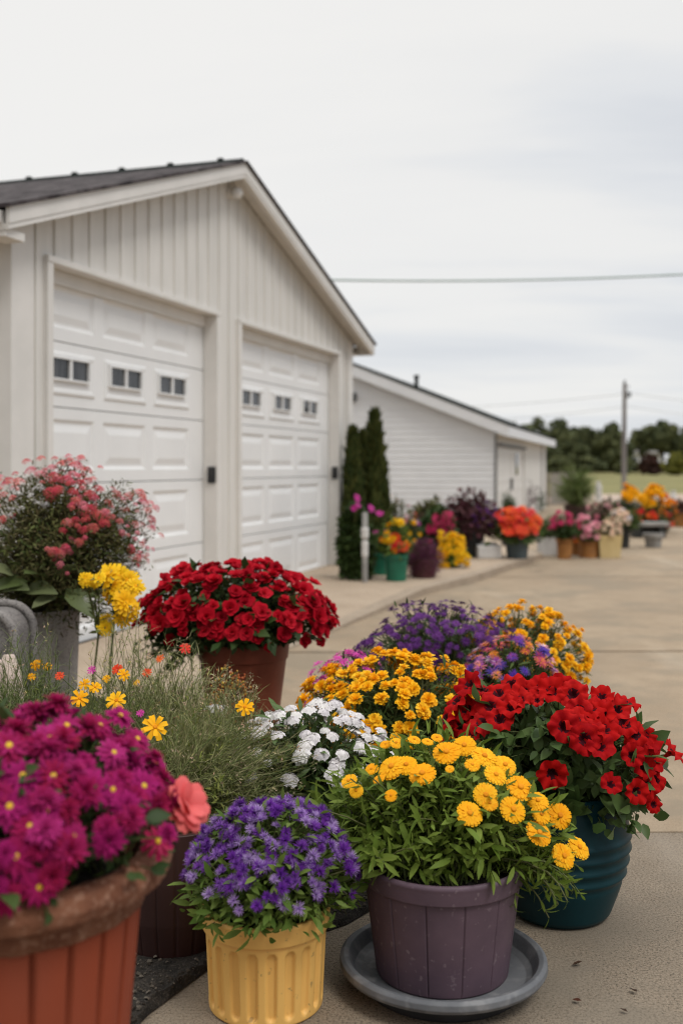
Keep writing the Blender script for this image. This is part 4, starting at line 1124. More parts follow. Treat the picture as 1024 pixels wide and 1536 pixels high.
# trailing shoots over the right of the rim, and leafy shoots by the left rim
nt2 = 34; a = np.tile(b + [.12, -.03, hD - .02], (nt2, 1)) + rng.normal(0, .035, (nt2, 3)) * [1, 1, .1]
c = b + np.array([.235, -.07, hD - .035]) + rng.normal(0, 1, (nt2, 3)) * [.035, .05, .028]; bb = (a + c) / 2 + [.02, 0, .08]
qs, ql = Q(), Q(); sprigs(qs, ql, a, bb, c, LEAF['lance'], 15, .042, .2, .85, (.0026, .0014))
a = np.tile(b + [-.10, -.05, hD - .02], (26, 1)) + rng.normal(0, .04, (26, 3)) * [1, .6, .1]; c = b + np.array([-.17, -.08, hD + .09]) + rng.normal(0, 1, (26, 3)) * [.06, .05, .05]; bb = (a + c) / 2 + [0, 0, .05]
sprigs(qs, ql, a, bb, c, LEAF['lance'], 12, .055, .3, .85, (.0026, .0014)); qs.build('stems', [L_['stem']], D_); ql.build('foliage', [L_['calendula']], D_)

# E  red petunias in the teal pot
b = gp(838, 1366); E = thing('potted_petunia', 'scarlet petunias in a round ridged teal pot', 'potted plant', b); hE = .345
prof = [(.001, 0), (.118, 0), (.128, .006)]
for z in np.linspace(.015, .30, 66):
    t = z / .30; r = .130 + .058 * math.sin(min(t * 1.28, 1.0) * math.pi / 2) - .012 * max(0, t - .72) / .28
    for zc_ in (.125, .158, .191, .224): r += .0045 * math.exp(-((z - zc_) / .0065) ** 2) - .0025 * math.exp(-((z - zc_ + .016) / .008) ** 2)
    prof.append((r, z))
prof += [(.172, .318), (.176, .335), (.172, hE), (.162, hE), (.156, .32), (.150, .27), (.002, .26)]
q = Q(); q.add(lathe(prof, 110), [b]); q.build('pot', [M['teal_pot']], E)
q = Q(); q.add(lathe(np.stack([np.linspace(.156, .002, 9), np.full(9, hE - .03)], -1), 40, lambda TH, R, Z: (R, Z + rng.normal(0, .005, Z.shape))), [b]); q.build('soil', [M['soil']], E)
dE = Dome((b[0] - .015, b[1] + .0, hE + .02), (.265, .25, .25), .10, 41)
pet = [(704, 1028, 44), (724, 1036, 44), (747, 1041, 42), (767, 1028, 42), (786, 1039, 40), (685, 1052, 42), (668, 1079, 40), (766, 1062, 40), (692, 1088, 42), (724, 1084, 46), (749, 1079, 42), (711, 1099, 40), (676, 1099, 40), (811, 1032, 42), (827, 1037, 44), (859, 1042, 46), (841, 1030, 40), (884, 1062, 46), (902, 1045, 36), (940, 1056, 40), (902, 1071, 40), (846, 1090, 48), (861, 1080, 42), (876, 1109, 48), (899, 1120, 44), (906, 1094, 44), (888, 1098, 40), (936, 1086, 42), (951, 1101, 42), (970, 1112, 42), (976, 1139, 42), (1006, 1128, 40), (966, 1103, 34), (827, 1160, 46), (915, 1177, 34), (953, 1187, 38), (970, 1180, 38), (981, 1171, 34), (979, 1207, 26), (947, 1133, 36), (964, 1150, 36), (805, 1051, 20), (780, 1050, 38), (735, 1060, 42), (700, 1065, 42), (925, 1065, 40), (868, 1065, 40)]
Pm, Nm, Sm = placed(dE, pet, 1.06, .15, .75, .32)
standard(E, .12, hE - .03, dE, LEAF['ovate'], L_['petunia'], 210, 13, .058, FL['petunia'], 0, .075, .35, -.38, 420, P_=Pm, N_=Nm, S_=Sm * 1.02, rho=(.6, 1.0), t0=.2, ang=1.0)

# F white phlox
gx_, gy_ = ground_xy(452, 3.0); Fp = thing('potted_phlox', 'white phlox clusters over dark leaves in a dark plastic pot', 'potted plant', (gx_, gy_, 0))
pot(Fp, simple_prof(.15, .11, .29), M['dark_pot'], 48, soil_r=.12, soil_z=.24); dm = Dome((gx_ + .015, gy_, .335), (.235, .2, .20), .10, 51)
standard(Fp, .11, .24, dm, LEAF['lance'], L_['petunia'], 170, 13, .045, FL['white'], 112, .043, .08, -.4, 260, cap=100, face=.8, fjit=.09, rho=(.6, .92))

# G marigold dome, J yellow dome behind, H pink, I asters, K mixed posy
def dome_pot(name, label, px, z, rr, top, cz, potr, poth, leaf, lmat, nst, nl, ls, fl, nf, fs, fz, seed, extra=250, amp=.07, zmin=-.35, fj=.07, dy=0.0, group=None, face=.35):
    gx_, gy_ = ground_xy(px, z); o = thing(name, label, 'potted plant', (gx_, gy_, 0), group=group)
    pot(o, simple_prof(potr, potr * .75, poth), M['dark_pot'], 48, soil_r=potr - .03, soil_z=poth - .04)
    dm = Dome((gx_, gy_ + dy, cz), (rr[0], rr[1], top - cz), amp, seed); standard(o, potr * .7, poth - .04, dm, leaf, lmat, nst, nl, ls, fl, nf, fs, fz, zmin, extra, fjit=fj, face=face); return o


dome_pot('potted_marigold', 'wide dome of yellow marigolds behind the scarlet petunias', 592, 3.5, (.30, .27), .58, .33, .19, .33, LEAF['lance2'], L_['mid'], 200, 16, .04, FL['marigold'], 250, .042, .02, 61, 700, fj=.12)
dome_pot('potted_aster', 'dark pink asters peeping out behind the marigold dome', 524, 3.85, (.15, .13), .53, .33, .10, .27, LEAF['lance2'], L_['dark'], 70, 12, .035, FL['fuchsia'], 80, .040, -.1, 62, 100)
dome_pot('potted_aster', 'deep purple asters with small starry flowers behind the marigolds', 660, 4.35, (.33, .26), .635, .40, .17, .33, LEAF['lance2'], L_['dark'], 200, 16, .035, FL['aster'], 520, .040, -.25, 63, 400, amp=.08, fj=.14)
dome_pot('potted_marigold', 'small bright yellow marigolds beside the purple asters, drooping to the right', 778, 4.45, (.275, .23), .59, .35, .14, .33, LEAF['lance2'], L_['mid'], 180, 16, .035, FL['marigold'], 210, .040, -.1, 64, 500, fj=.12)
dome_pot('potted_posy', 'mixed violet, pink and orange posy between the purple asters and the scarlet petunias', 762, 3.95, (.185, .17), .575, .37, .12, .30, LEAF['lance2'], L_['mid'], 150, 14, .04, FL['mixed'], 95, .05, .1, 65, 250, amp=.1, fj=.10)

# L begonias in the tall terracotta pot
gx_, gy_ = ground_xy(365, 4.5); Lb = thing('potted_begonia', 'crimson begonias in a tall plain terracotta pot', 'potted plant', (gx_, gy_, 0)); hL = .47
pot(Lb, [(.001, 0), (.130, 0), (.182, hL - .07), (.178, hL - .06), (.17, hL - .04), (.16, hL - .1), (.002, hL - .11)], M['terracotta'], 72, rim=[(.181, hL - .072), (.188, hL - .07), (.193, hL - .02), (.194, hL - .004), (.190, hL), (.178, hL), (.174, hL - .09)], rimmod=lambda TH, R, Z: (R, Z), soil_r=.172, soil_z=hL - .03)
dL = Dome((gx_ - .02, gy_, .535), (.375, .32, .235), .06, 71)
spr = [(275, 852, 24), (266, 862, 26), (284, 862, 22), (243, 880, 18), (239, 890, 18), (222, 900, 22), (212, 910, 16), (384, 850, 20), (402, 848, 22), (412, 858, 22), (318, 860, 26), (440, 870, 26), (320, 874, 28), (455, 885, 28), (470, 905, 30), (478, 925, 30), (476, 945, 26), (232, 920, 30), (240, 935, 30), (265, 925, 32), (275, 905, 32), (370, 950, 24), (436, 935, 18), (310, 925, 28), (345, 912, 28), (393, 920, 26), (372, 930, 22)]
Pm, Nm, Sm = placed(dL, spr, 1.04, .2, .5)
standard(Lb, .13, hL - .05, dL, LEAF['ovate2'], L_['dark'], 190, 14, .06, FL['begonia'], 310, .059, -.02, -.25, 420, P_=Pm, N_=Nm, S_=Sm * 1.0, cap=80, fjit=.11, rho=(.6, .97))
ex = np.array([pt(px, py, 4.5 + rng.normal(0, .08)) for px, py in ((275, 850), (264, 858), (286, 856), (278, 864), (243, 878), (238, 890), (247, 868), (222, 898), (214, 906), (228, 908), (384, 846), (402, 843), (412, 852), (395, 855), (358, 848), (318, 856), (430, 862), (484, 925), (487, 950), (482, 962))])
a = np.tile([gx_, gy_, hL - .03], (len(ex), 1)) + (ex - [gx_, gy_, hL]) * [.45, .45, .3]; qs, ql = Q(), Q(); sprigs(qs, ql, a, (a + ex) / 2 + [0, 0, .06], ex - [0, 0, .008], LEAF['ovate2'], 6, .035, .4, .9, (.004, .002)); qs.build('stems', [L_['stem']], Lb); ql.build('foliage', [L_['dark']], Lb)
flowers(Lb, FL['begonia'], ex, rng.normal(0, .45, (len(ex), 3)) + [0, -.6, .6], .045 + .016 * rng.random(len(ex)))
nt2 = 40; a = np.tile([gx_ - .13, gy_ - .08, hL - .03], (nt2, 1)) + rng.normal(0, .03, (nt2, 3)) * [1, 1, .1]; c = np.array([gx_ - .30, gy_ - .12, .44]) + rng.normal(0, 1, (nt2, 3)) * [.05, .05, .05]
qs, ql = Q(), Q(); sprigs(qs, ql, a, (a + c) / 2 + [0, 0, .09], c, LEAF['ovate2'], 12, .05, .4, 1.0, (.003, .0015), droop=.3); qs.build('stems', [L_['stem']], Lb); ql.build('foliage', [L_['dark']], Lb)

# M pink flowering shrub in the stone pot
gx_, gy_ = ground_xy(66, 4.55); Ms = thing('potted_shrub', 'tall shrub with pink and coral flower clusters in a grey granite pot', 'potted shrub', (gx_, gy_, 0)); hM = .60
pot(Ms, [(.001, 0), (.115, 0), (.13, .03), (.150, hM - .02), (.156, hM - .008), (.154, hM), (.138, hM), (.13, hM - .08), (.002, hM - .09)], M['stone_pot'], 64, soil_r=.135, soil_z=hM - .03)
dM = Dome((gx_ + .05, gy_, .78), (.375, .30, .40), .09, 81)
cl = [(13, 722, 22), (28, 723, 22), (47, 707, 24), (79, 703, 22), (94, 697, 24), (114, 699, 26), (130, 706, 22), (81, 717, 28), (76, 738, 24), (88, 735, 20), (109, 713, 22), (132, 722, 20), (147, 733, 18), (110, 737, 18), (175, 741, 20), (184, 751, 22), (211, 741, 24), (216, 754, 22), (221, 766, 22), (227, 780, 22), (226, 792, 18), (135, 741, 20), (142, 747, 18), (114, 751, 18), (135, 766, 28), (150, 774, 24), (157, 778, 22), (102, 784, 20), (124, 795, 16), (140, 792, 20), (119, 813, 16), (79, 827, 18), (91, 830, 18), (98, 823, 18), (91, 847, 14), (163, 754, 16), (180, 782, 14), (203, 787, 18), (183, 799, 14), (198, 825, 16), (213, 817, 14), (211, 832, 16), (220, 841, 14), (207, 837, 16), (5, 743, 18), (19, 747, 14), (4, 779, 16), (125, 758, 20), (120, 725, 20), (100, 720, 22), (60, 712, 20), (122, 705, 22), (105, 692, 20), (-10, 730, 24), (-25, 720, 24), (195, 748, 14), (190, 765, 14)]
Pm, Nm, Sm = placed(dM, cl, 1.0, .5, .3)
qs, ql, qw = Q(), Q(), Q(); nst = 330; d = dM.dirs(nst, -.35); tips = dM.at(d, .55 + .38 * rng.random(nst)); b0 = np.array([gx_, gy_, hM - .03])
a, bb, c = stemset(nst, b0, .09, tips, .2); sprigs(qs, ql, a, bb, c, LEAF['lance2'], 34, .026, .18, .8, (.003, .0012)); xx = np.repeat(Pm - Nm * .035, 34, 0) + rng.normal(0, .026, (len(Pm) * 34, 3)); ql.add(LEAF['lance2'], xx, zframe(rng.normal(size=(len(xx), 3))), .014 + .012 * rng.random(len(xx))); fill_leaves(ql, Dome((gx_ + .02, gy_, .80), (.35, .28, .34), .12, 82), 13000, LEAF['lance2'], .027, -.75, (.25, 1.0)); fill_leaves(ql, Dome((gx_ + .02, gy_, 1.02), (.13, .13, .19), .16, 84), 2500, LEAF['lance2'], .022, -.8, (.2, 1.0)); fill_leaves(ql, Dome((gx_ + .27, gy_, .92), (.14, .14, .20), .16, 83), 3000, LEAF['lance2'], .022, -.8, (.2, 1.0))
a, bb, c = stemset(len(Pm), b0, .08, Pm - [0, 0, .01], .1); sprigs(qs, ql, a, bb, c, LEAF['lance2'], 34, .020, .3, .6, (.003, .0012))
nw = 90; wi = [(45, 745), (30, 760), (55, 735), (15, 770), (5, 790), (25, 740), (165, 765), (180, 770), (195, 775), (205, 765), (185, 790), (190, 808), (190, 850), (200, 856), (210, 850), (180, 858), (195, 845), (205, 862), (212, 800), (60, 755)]
Pw_, _, _ = placed(dM, [(wx + rng.normal(0, 4), wy + rng.normal(0, 4), 10) for wx, wy in wi for _ in range(3)], .97)
a, bb, c = stemset(len(Pw_), b0, .08, Pw_, .1); tubes(qs, a, bb, c, .002, .0008)
qs.build('stems', [L_['stem_brown']], Ms); ql.build('foliage', [L_['olive']], Ms)
Pm = np.concatenate([Pm, Pm + rng.normal(0, .03, Pm.shape), Pm + rng.normal(0, .035, Pm.shape)]); Nm = np.concatenate([Nm] * 3); Sm = np.concatenate([Sm, Sm * .7, Sm * .55])
flowers(Ms, FL['pink'], Pm, Nm, Sm * 1.0, cap=100)
Fw = Fl('white_flower_cluster', [C_['white']], floret_head(12, .22, .25), 3); flowers(Ms, Fw, Pw_, rng.normal(0, .5, (len(Pw_), 3)) + [0, -.4, .8], .038)
for (px, py, dx, dy_, dz, s) in ((44, 872, -.8, -.5, .0, .17), (34, 884, .85, -.45, .12, .17), (96, 866, .35, -.6, .55, .14), (100, 884, .8, -.45, -.5, .17), (4, 888, .7, -.6, .3, .17), (66, 866, -.2, -.8, .35, .14), (22, 862, -.5, -.7, .4, .15), (84, 894, -.5, -.75, -.1, .12)):
    p0 = pt(px, py, 4.34); dd = nrm(np.array([[dx, dy_, dz]])); q = Q(); q.add(LEAF['ovate'], [p0], frame(dd, np.array([[rng.normal(0, .2), -.45, .9]])), s); tubes(q, np.array([b0]), np.array([(b0 + p0) / 2 + [0, 0, .05]]), np.array([p0]), .004, .003); q.build('broad_leaf', [L_['broad']], Ms)

# O yellow daisies on tall stems before the stone pot
gx_, gy_ = ground_xy(150, 4.1); o = thing('tall_daisies', 'bright yellow daisies on tall bare stems beside the granite pot', 'flowering plant', (gx_, gy_, .01))
it = [(128, 868, 26), (140, 872, 24), (150, 868, 30), (165, 862, 40), (178, 865, 42), (192, 872, 42), (200, 880, 34), (180, 885, 44), (168, 880, 38), (190, 905, 40), (195, 918, 38), (186, 928, 36), (185, 895, 36), (152, 935, 30), (160, 930, 26), (158, 942, 24), (172, 893, 30), (132, 870, 22)]
Pm = np.array([pt(px + rng.normal(0, 1), py, 4.1 + rng.normal(0, .05)) for px, py, _ in it]); Sm = np.array([s * 4.1 / F for *_, s in it]); Nm = nrm(np.stack([rng.normal(.1, .35, len(it)), np.full(len(it), -.8), .45 + rng.normal(0, .25, len(it))], -1))
qs, ql = Q(), Q(); forkl = pt(148, 952, 4.1); forkr = pt(172, 930, 4.1); left = Pm[:, 0] < pt(162, 0, 4.1)[0]; fk = np.where(left[:, None], forkl, forkr)
tubes(qs, np.array([[gx_ - .10, gy_, 0], [gx_ + .02, gy_, 0]]), np.array([[gx_ - .03, gy_, .3], [gx_ + .02, gy_ + .01, .3]]), np.array([forkl, forkr]), .006, .004, 6, 6)
sprigs(qs, ql, fk, fk * .45 + Pm * .55 + [0, .01, -.01], Pm - [0, 0, .005], LEAF['lance3'], 9, .045, .1, .9, (.005, .002)); qs.build('stems', [L_['stem']], o)
wp = np.repeat(Pm, 5, 0) + rng.normal(0, .035, (len(Pm) * 5, 3)) - [0, 0, .02]; ql.add(LEAF['small'].mat(0), wp, zframe(rng.normal(size=(len(wp), 3))), .02); ql.build('foliage', [L_['grass']], o)
flowers(o, FL['yellow'], Pm, Nm, Sm * (.7 + .4 * rng.random(len(Sm))))
wp = np.array([pt(rng.normal(px, 8), rng.normal(py, 8), 4.1) for px, py in ((150, 915), (165, 905), (140, 915), (170, 908), (135, 895), (205, 895), (175, 938)) for _ in range(3)]); flowers(o, Fw, wp, rng.normal(0, .4, (len(wp), 3)) + [0, -.6, .6], .022)

# P granite planter with a rolled rim at the left edge, pale stones at its foot
gx_, gy_ = ground_xy(-30, 3.95); o = thing('granite_planter', 'grey granite planter with a rounded rolled rim at the feathery clump', 'planter', (gx_, gy_, 0))
w2, ht, rc = .128, .665, .10
arch = [(-w2, .0), (-w2, ht - rc)] + [(-w2 + rc - rc * math.cos(t), ht - rc + rc * math.sin(t)) for t in np.linspace(.2, math.pi / 2, 7)] + [(w2 - rc + rc * math.sin(t), ht - rc + rc * math.cos(t)) for t in np.linspace(0, math.pi / 2 - .2, 7)] + [(w2, ht - rc), (w2, 0)]
p = P(); ins = [(a_ * .9, b_ - .012) for a_, b_ in arch]; ins[0] = (ins[0][0], 0); ins[-1] = (ins[-1][0], 0); p.prism(ins, 'y', .0, .24); p.build('body', M['dark_granite'], o, bevel=.004)
q = Q(); path_tube(q, [(a_, -.004, b_) for a_, b_ in arch], .017, 12); path_tube(q, [(a_, .244, b_) for a_, b_ in arch], .017, 12)
rr_ = bpy.data.objects.new('rim', q.mesh('rim', [M['dark_granite']])); COL.objects.link(rr_); rr_.parent = o
M['pale_stone'] = surf('pale_pink_stone', (.42, .33, .28), (.55, .45, .39), 20, .85)
for k_, (px, py, s, lab) in enumerate(((4, 1004, .055, 'flat pale pink stone lying at the foot of the granite planter'), (14, 996, .05, 'pale pink stone leaning on the granite planter'), (20, 1010, .045, 'small pinkish stone in front of the granite planter'))):
    p0 = pt(px, py, 3.66 - .05 * k_); st_ = thing('stone', lab, 'stone', (p0[0], p0[1], .0), group='pale stones by the planter')
    q = Q(); nz_ = rng.random(3) * 6
    hgt = p0[2] + .03
    q.add(lathe([(.001, 0), (s * .8, .005), (s * 1.1, hgt * .5), (s * .9, hgt * .9), (s * .4, hgt), (.001, hgt * 1.0)], 18, lambda TH, R, Z: (R * (1 + .12 * np.sin(2 * TH + nz_[0]) + .07 * np.sin(3 * TH + nz_[1])), Z)), [(p0[0], p0[1], 0)]); q.build('stone_body', [M['pale_stone']], st_)
# fallen leaves on the concrete
M['dead_leaf'] = plant('fallen_leaf_brown', [(.10, .03, .018), (.07, .04, .025), (.05, .03, .02)], .7, .1)
for px, py, s, lab in ((858, 1451, .028, 'curled red brown leaf on the concrete right of the saucer'), (858, 1503, .022, 'dark crumpled leaf on the concrete below the red brown leaf'), (945, 1487, .024, 'dark dry leaf far out on the bare concrete'), (941, 1522, .018, 'tiny dark leaf scrap nearest the lower right'), (213, 985, .13, 'large curled dead leaf on the ground left of the begonia pot'), (226, 981, .09, 'pointed dead leaf tip beside the large curled one')):
    b = gp(px, py); q = Q(); q.add(leafT(1, .55, -.2, .5, 3, 'ovate', .04), [b + [0, 0, .006]], frame(np.array([[rng.normal(), rng.normal() * .4, .0]]), np.array([[rng.normal(0, .2), rng.normal(0, .2), 1.]])), s)
    lf = q.build('fallen_leaf', [M['dead_leaf']]); tag(lf, lab, 'leaf', 'fallen leaves')
# ------------------------------------------------------------------ pots and plants along the walkway and beyond
BQ = dict(lance2=LEAF['lance2'], ovate2=LEAF['ovate2'], thread=LEAF['blade'])


def blossoms(root, P_, N_, S, fl, mats):
    q = Q(); k = rng.integers(0, len(fl.t), len(P_)); R = zframe(N_)
    for v in range(len(fl.t)):
        ii = np.where(k == v)[0]
        if len(ii):
            va = rng.random(len(ii)); q.add(fl.t[v][0].mat(0), np.asarray(P_)[ii], R[ii], np.asarray(S)[ii], va)
    q.build('blossoms', mats, root)


def bgp(name, label, cx, by, pot_=None, top=None, w=None, leaf='mid', lt='ovate2', lsize=9, nst=90, nl=10, fls=(), h=None, cat='potted plant', group=None, amp=.1, depth=.85, zmin=-.25, bottom=None, extra=150, dz=0.0):
    """pot_ = (rim y, rim width, base width, material, square?)  top/w = plant top row and width in photo pixels; the sizes are turned into metres at its depth"""
    b = gp(cx, by, 0.0)
    if h is None: h = ground_h(b[0], gp(cx, by, .075)[1])
    b = gp(cx, by, h); z = b[1] + dz; s = z / F; b = np.array([(cx - CX) * s, z, h])
    o = thing(name, label, cat, b, group=group); H = lambda y: HC - (y - HY) * s
    base_z = h; br = w * s * .18
    if pot_:
        ry, rw, bw, mt, sq = pot_; hp = H(ry) - h
        if sq:
            p = P(); a, c = rw * s / 2, bw * s / 2; dq = sq if sq is not True else 1.0
            o_ = [(-a, -a * dq), (a, -a * dq), (a, a * dq), (-a, a * dq)]; i_ = [(-c, -c * dq), (c, -c * dq), (c, c * dq), (-c, c * dq)]
            n = [(x_, y_, 0) for x_, y_ in i_]; t_ = [(x_, y_, hp) for x_, y_ in o_]; t2 = [(x_ * .86, y_ * (.86 if dq > .6 else .75), hp) for x_, y_ in o_]; t3 = [(x_ * .84, y_ * .7, hp * .8) for x_, y_ in o_]
            for k in range(4):
                j = (k + 1) % 4; p.poly([n[k], n[j], t_[j], t_[k]]); p.poly([t_[k], t_[j], t2[j], t2[k]]); p.poly([t2[k], t2[j], t3[j], t3[k]])
            p.poly(n[::-1]); p.build('pot', [M[mt]], o, bevel=.006)
            p = P(); p.poly([(x_ * .84, y_ * .7, hp * .82) for x_, y_ in o_]); p.build('soil', [M['soil']], o)
            br = a * .7
        else:
            pot(o, simple_prof(rw * s / 2, bw * s / 2, hp, .012, .008, hp * .18), M[mt], 40, soil_r=rw * s / 2 - .03, soil_z=hp * .82)
            br = rw * s * .33
        base_z = h + hp * .82
    zt = H(top); lo = H(bottom) if bottom else base_z + .01
    cz = lo + (zt - lo) * .30; dm = Dome((b[0], b[1], cz), (w * s / 2, w * s / 2 * depth, zt - cz), amp, int(cx * 7 + by))
    qs, ql = Q(), Q(); d = dm.dirs(nst, zmin); tips = dm.at(d, .6 + .38 * rng.random(nst)); a, bb, c = stemset(nst, (b[0], b[1], base_z), br, tips)
    sprigs(qs, ql, a, bb, c, BQ[lt], nl, lsize * s, .2, .9, (.004, .002)); fill_leaves(ql, dm, extra, BQ[lt], lsize * s, zmin)
    qs.build('stems', [L_['stem']], o); ql.build('foliage', [L_[leaf]], o)
    for (fk, n, fs, lo_, hi_, side) in fls:
        dd = dm.dirs(n * 3, lo_, hi_)
        if side: dd = dd[np.argsort(-(dd @ nrm(np.array(side))))]
        dd = dd[:n]; Pq = dm.at(dd, 1.0 + rng.normal(0, .04, n)); Nq = nrm(dm.normal(dd) + [0, -.4, .3] + rng.normal(0, .25, (n, 3)))
        blossoms(o, Pq, Nq, fs * s * (.8 + .4 * rng.random(n)), FL[fk], list(FL[fk].mats))
    return o


FL['peach'] = Fl('flower', [C_['peach']], daisy(9, 7, .45, .22, 'spoon', .2, 0), 2)
FL['rose'] = Fl('flower', [C_['rose']], daisy(9, 7, .45, .22, 'spoon', .2, 0), 2)
FL['orange'] = Fl('flower', [C_['orange']], pompon, 2)
FL['orange'].mats = [C_['orange']]
FL['yellow2'] = Fl('flower', [C_['yellow']], pompon, 2)
FL['heath'] = Fl('flower', [C_['heath'] if 'heath' in C_ else L_['heath']], daisy(6, 4, .45, .2, 'spoon', .3, 0), 2)

bgp('climbing_plant', 'leafy dark green climber with tall pink blooms beside the garage corner', 532, 868, None, 758, 50, 'dark', 'ovate2', 10, 260, 16, (), amp=.10, cat='climber', bottom=858, extra=1600, depth=.6, zmin=-.6)
o = bpy.data.objects['climbing_plant']; s_ = o.location[1] / F
Pf = np.array([pt(px, py, o.location[1] - .15) for px, py in ((533, 761), (530, 763), (537, 758), (536, 749), (535, 745), (557, 764), (556, 761), (567, 770), (571, 771))]); blossoms(o, Pf, np.tile([.1, -.8, .4], (len(Pf), 1)) + rng.normal(0, .2, (len(Pf), 3)), np.full(len(Pf), 9 * s_), FL['fuchsia'], list(FL['fuchsia'].mats))
q = Q(); a = np.tile(np.array(o.location) + [0, 0, .3], (len(Pf), 1)); tubes(q, a, (a + Pf) / 2 + [0, 0, .1], Pf, .005, .003); q.build('stems', [L_['stem']], o)
# white garden post of stacked pieces
b = gp(547, 876, 0.05); o = thing('garden_post', 'slim white post of stacked pieces before the dark climber', 'post', b); s_ = b[1] / F
for (y0_, y1_, r_) in ((866, 838, 4.2), (836, 811, 5.2), (808, 791, 6.0), (776, 770, 4.2)):
    h0, h1, r_ = HC - (y0_ - HY) * s_, HC - (y1_ - HY) * s_, r_ * s_
    q = Q(); q.add(lathe(crisp([(.001, h0), (r_ * .8, h0), (r_, h0 + .02), (r_ * .95, (h0 + h1) / 2), (r_, h1 - .02), (r_ * .8, h1), (.001, h1)], .004), 20), [(b[0], b[1], 0)]); q.build('collar', [M['white_pot']], o)
q = Q(); q.add(lathe([(.028, b[2]), (.028, HC - (769 - HY) * s_), (.001, HC - (768 - HY) * s_)], 14), [(b[0], b[1], 0)]); q.build('post_core', [M['grey_pot']], o)

bgp('potted_flowers', 'dark green plastic pot half hidden behind the brighter green one', 570, 868, (830, 34, 28), 800, 32, 'mid', 'lance2', 14, 60, 8, (), h=.06) if False else None
bgp('potted_flowers', 'leafy plant in a dark green pot tucked behind the brighter green pot', 570, 867, (829, 36, 30, 'green_pot', False), 792, 38, 'mid', 'lance2', 13, 60, 9, (('fuchsia', 5, 8, .5, 1, None),), h=.06, dz=.25)
bgp('potted_flowers', 'green plastic pot of yellow, orange and red flowers by the garage corner', 594, 872, (831, 38, 30, 'green_pot', False), 785, 42, 'ageratum', 'lance2', 13, 70, 9, (('yellow2', 10, 11, .2, 1, (-.3, -.3, .6)), ('redorange', 6, 14, -.1, .5, (.25, -1, -.1)), ('orange', 5, 10, -.1, .4, (-.6, -.6, -.1)), ('crimson', 4, 8, -.2, .2, (0, -1, -.2))), h=.06)
bgp('tall_flowers', 'tall pale flowered stems with white and violet blooms behind the green pot', 612, 850, None, 764, 36, 'mid', 'lance2', 9, 60, 12, (('white', 3, 9, .7, 1, None), ('mixed', 8, 9, .3, 1, (.6, -.3, .2)), ('yellow2', 5, 9, .1, .6, (.3, -1, .2))), cat='flowering plant', bottom=845, h=.06)
bgp('potted_heather', 'round wine purple heather in a maroon pot', 635, 867, (838, 44, 34, 'maroon_pot', False), 808, 52, 'heath', 'thread', 9, 260, 12, (('heath', 60, 4, 0, 1, None),), bottom=852, h=.065, extra=1400, zmin=-.8, amp=.05)
bgp('yellow_bush', 'bright yellow flowering bush next to the wine purple heather', 677, 851, None, 803, 42, 'ageratum', 'lance2', 9, 80, 8, (('yellow2', 95, 10, -.4, 1, None),), cat='bush', bottom=848, h=.075, zmin=-.5)
o = bpy.data.objects['yellow_bush']; s_ = o.location[1] / F
Pf = np.array([pt(px + rng.normal(0, 1.2), py + rng.normal(0, 1.5), o.location[1]) for px, py in ((660, 800), (661, 806), (662, 812), (692, 808), (693, 814), (692, 820), (672, 806), (671, 811))]); blossoms(o, Pf, np.tile([.1, -.7, .5], (len(Pf), 1)), np.full(len(Pf), 9 * s_), FL['yellow2'], list(FL['yellow2'].mats))
bgp('shrub', 'grey green loose shrub against the white shed siding', 640, 832, None, 752, 70, 'olive', 'ovate2', 9, 120, 12, (('rose', 10, 6, .2, 1, None),), cat='shrub', bottom=828, amp=.12, h=.075, extra=1500)
bgp('shrub', 'small brownish shrub with pale tips between conifers and shed siding', 590, 842, None, 745, 42, 'olive', 'lance2', 8, 110, 12, (('peach', 8, 6, .5, 1, None),), cat='shrub', bottom=838, amp=.14, h=.07, extra=1000)
bgp('flowering_shrub', 'dark shrub with deep crimson blooms left of the burgundy bush', 660, 838, None, 766, 64, 'dark', 'ovate2', 9, 100, 12, (('crimson', 60, 10, 0, .9, (.35, -.8, .1)),), cat='shrub', bottom=834, h=.075, extra=1200)
bgp('potted_burgundy_shrub', 'large burgundy leaved shrub in a black pot beside the red geraniums', 706, 834, (793, 44, 36, 'dark_pot', False), 740, 84, 'burgundy', 'ovate2', 10, 220, 14, (('aster', 40, 6, -.1, 1, (.7, -.5, 0)),), bottom=805, amp=.13, h=.075, extra=900, zmin=-.4)
bgp('shrub', 'low wine red shrub between the heather and the burgundy shrub', 684, 836, None, 762, 60, 'burgundy', 'ovate2', 9, 120, 12, (('crimson', 26, 8, .0, .9, (0, -.8, .2)), ('aster', 14, 6, .2, 1, None)), cat='shrub', bottom=832, h=.075, extra=900, dz=.25)
bgp('shrub', 'dusky purple leaved shrub behind the heather, against the siding', 628, 838, None, 774, 56, 'burgundy', 'lance2', 9, 120, 12, (('rose', 12, 7, .2, 1, None),), cat='shrub', bottom=834, h=.075, extra=900, dz=.3)
bgp('potted_geranium', 'red orange geraniums in a blue grey round pot at the walkway end', 775, 837, (803, 40, 30, 'bluegrey_pot', False), 768, 78, 'mid', 'ovate2', 10, 120, 10, (('redorange', 95, 12, -.15, 1, (0, -.5, .6)),), bottom=815, h=.075, zmin=-.4)
b = gp(733, 837, .075); s_ = b[1] / F; o = thing('stone_block', 'pale grey stone block between the burgundy shrub and the red geraniums', 'block', (b[0], b[1], .075))
p = P(); p.box(-18 * s_, 17 * s_, -.1, .16, 0, 19 * s_); p.build('block_body', [M['white_pot']], o, bevel=.012); p = P(); p.box(-12 * s_, 11 * s_, -.06, .12, 19 * s_ + .002, 23 * s_); p.build('block_cap', [M['grey_pot']], o, bevel=.006)
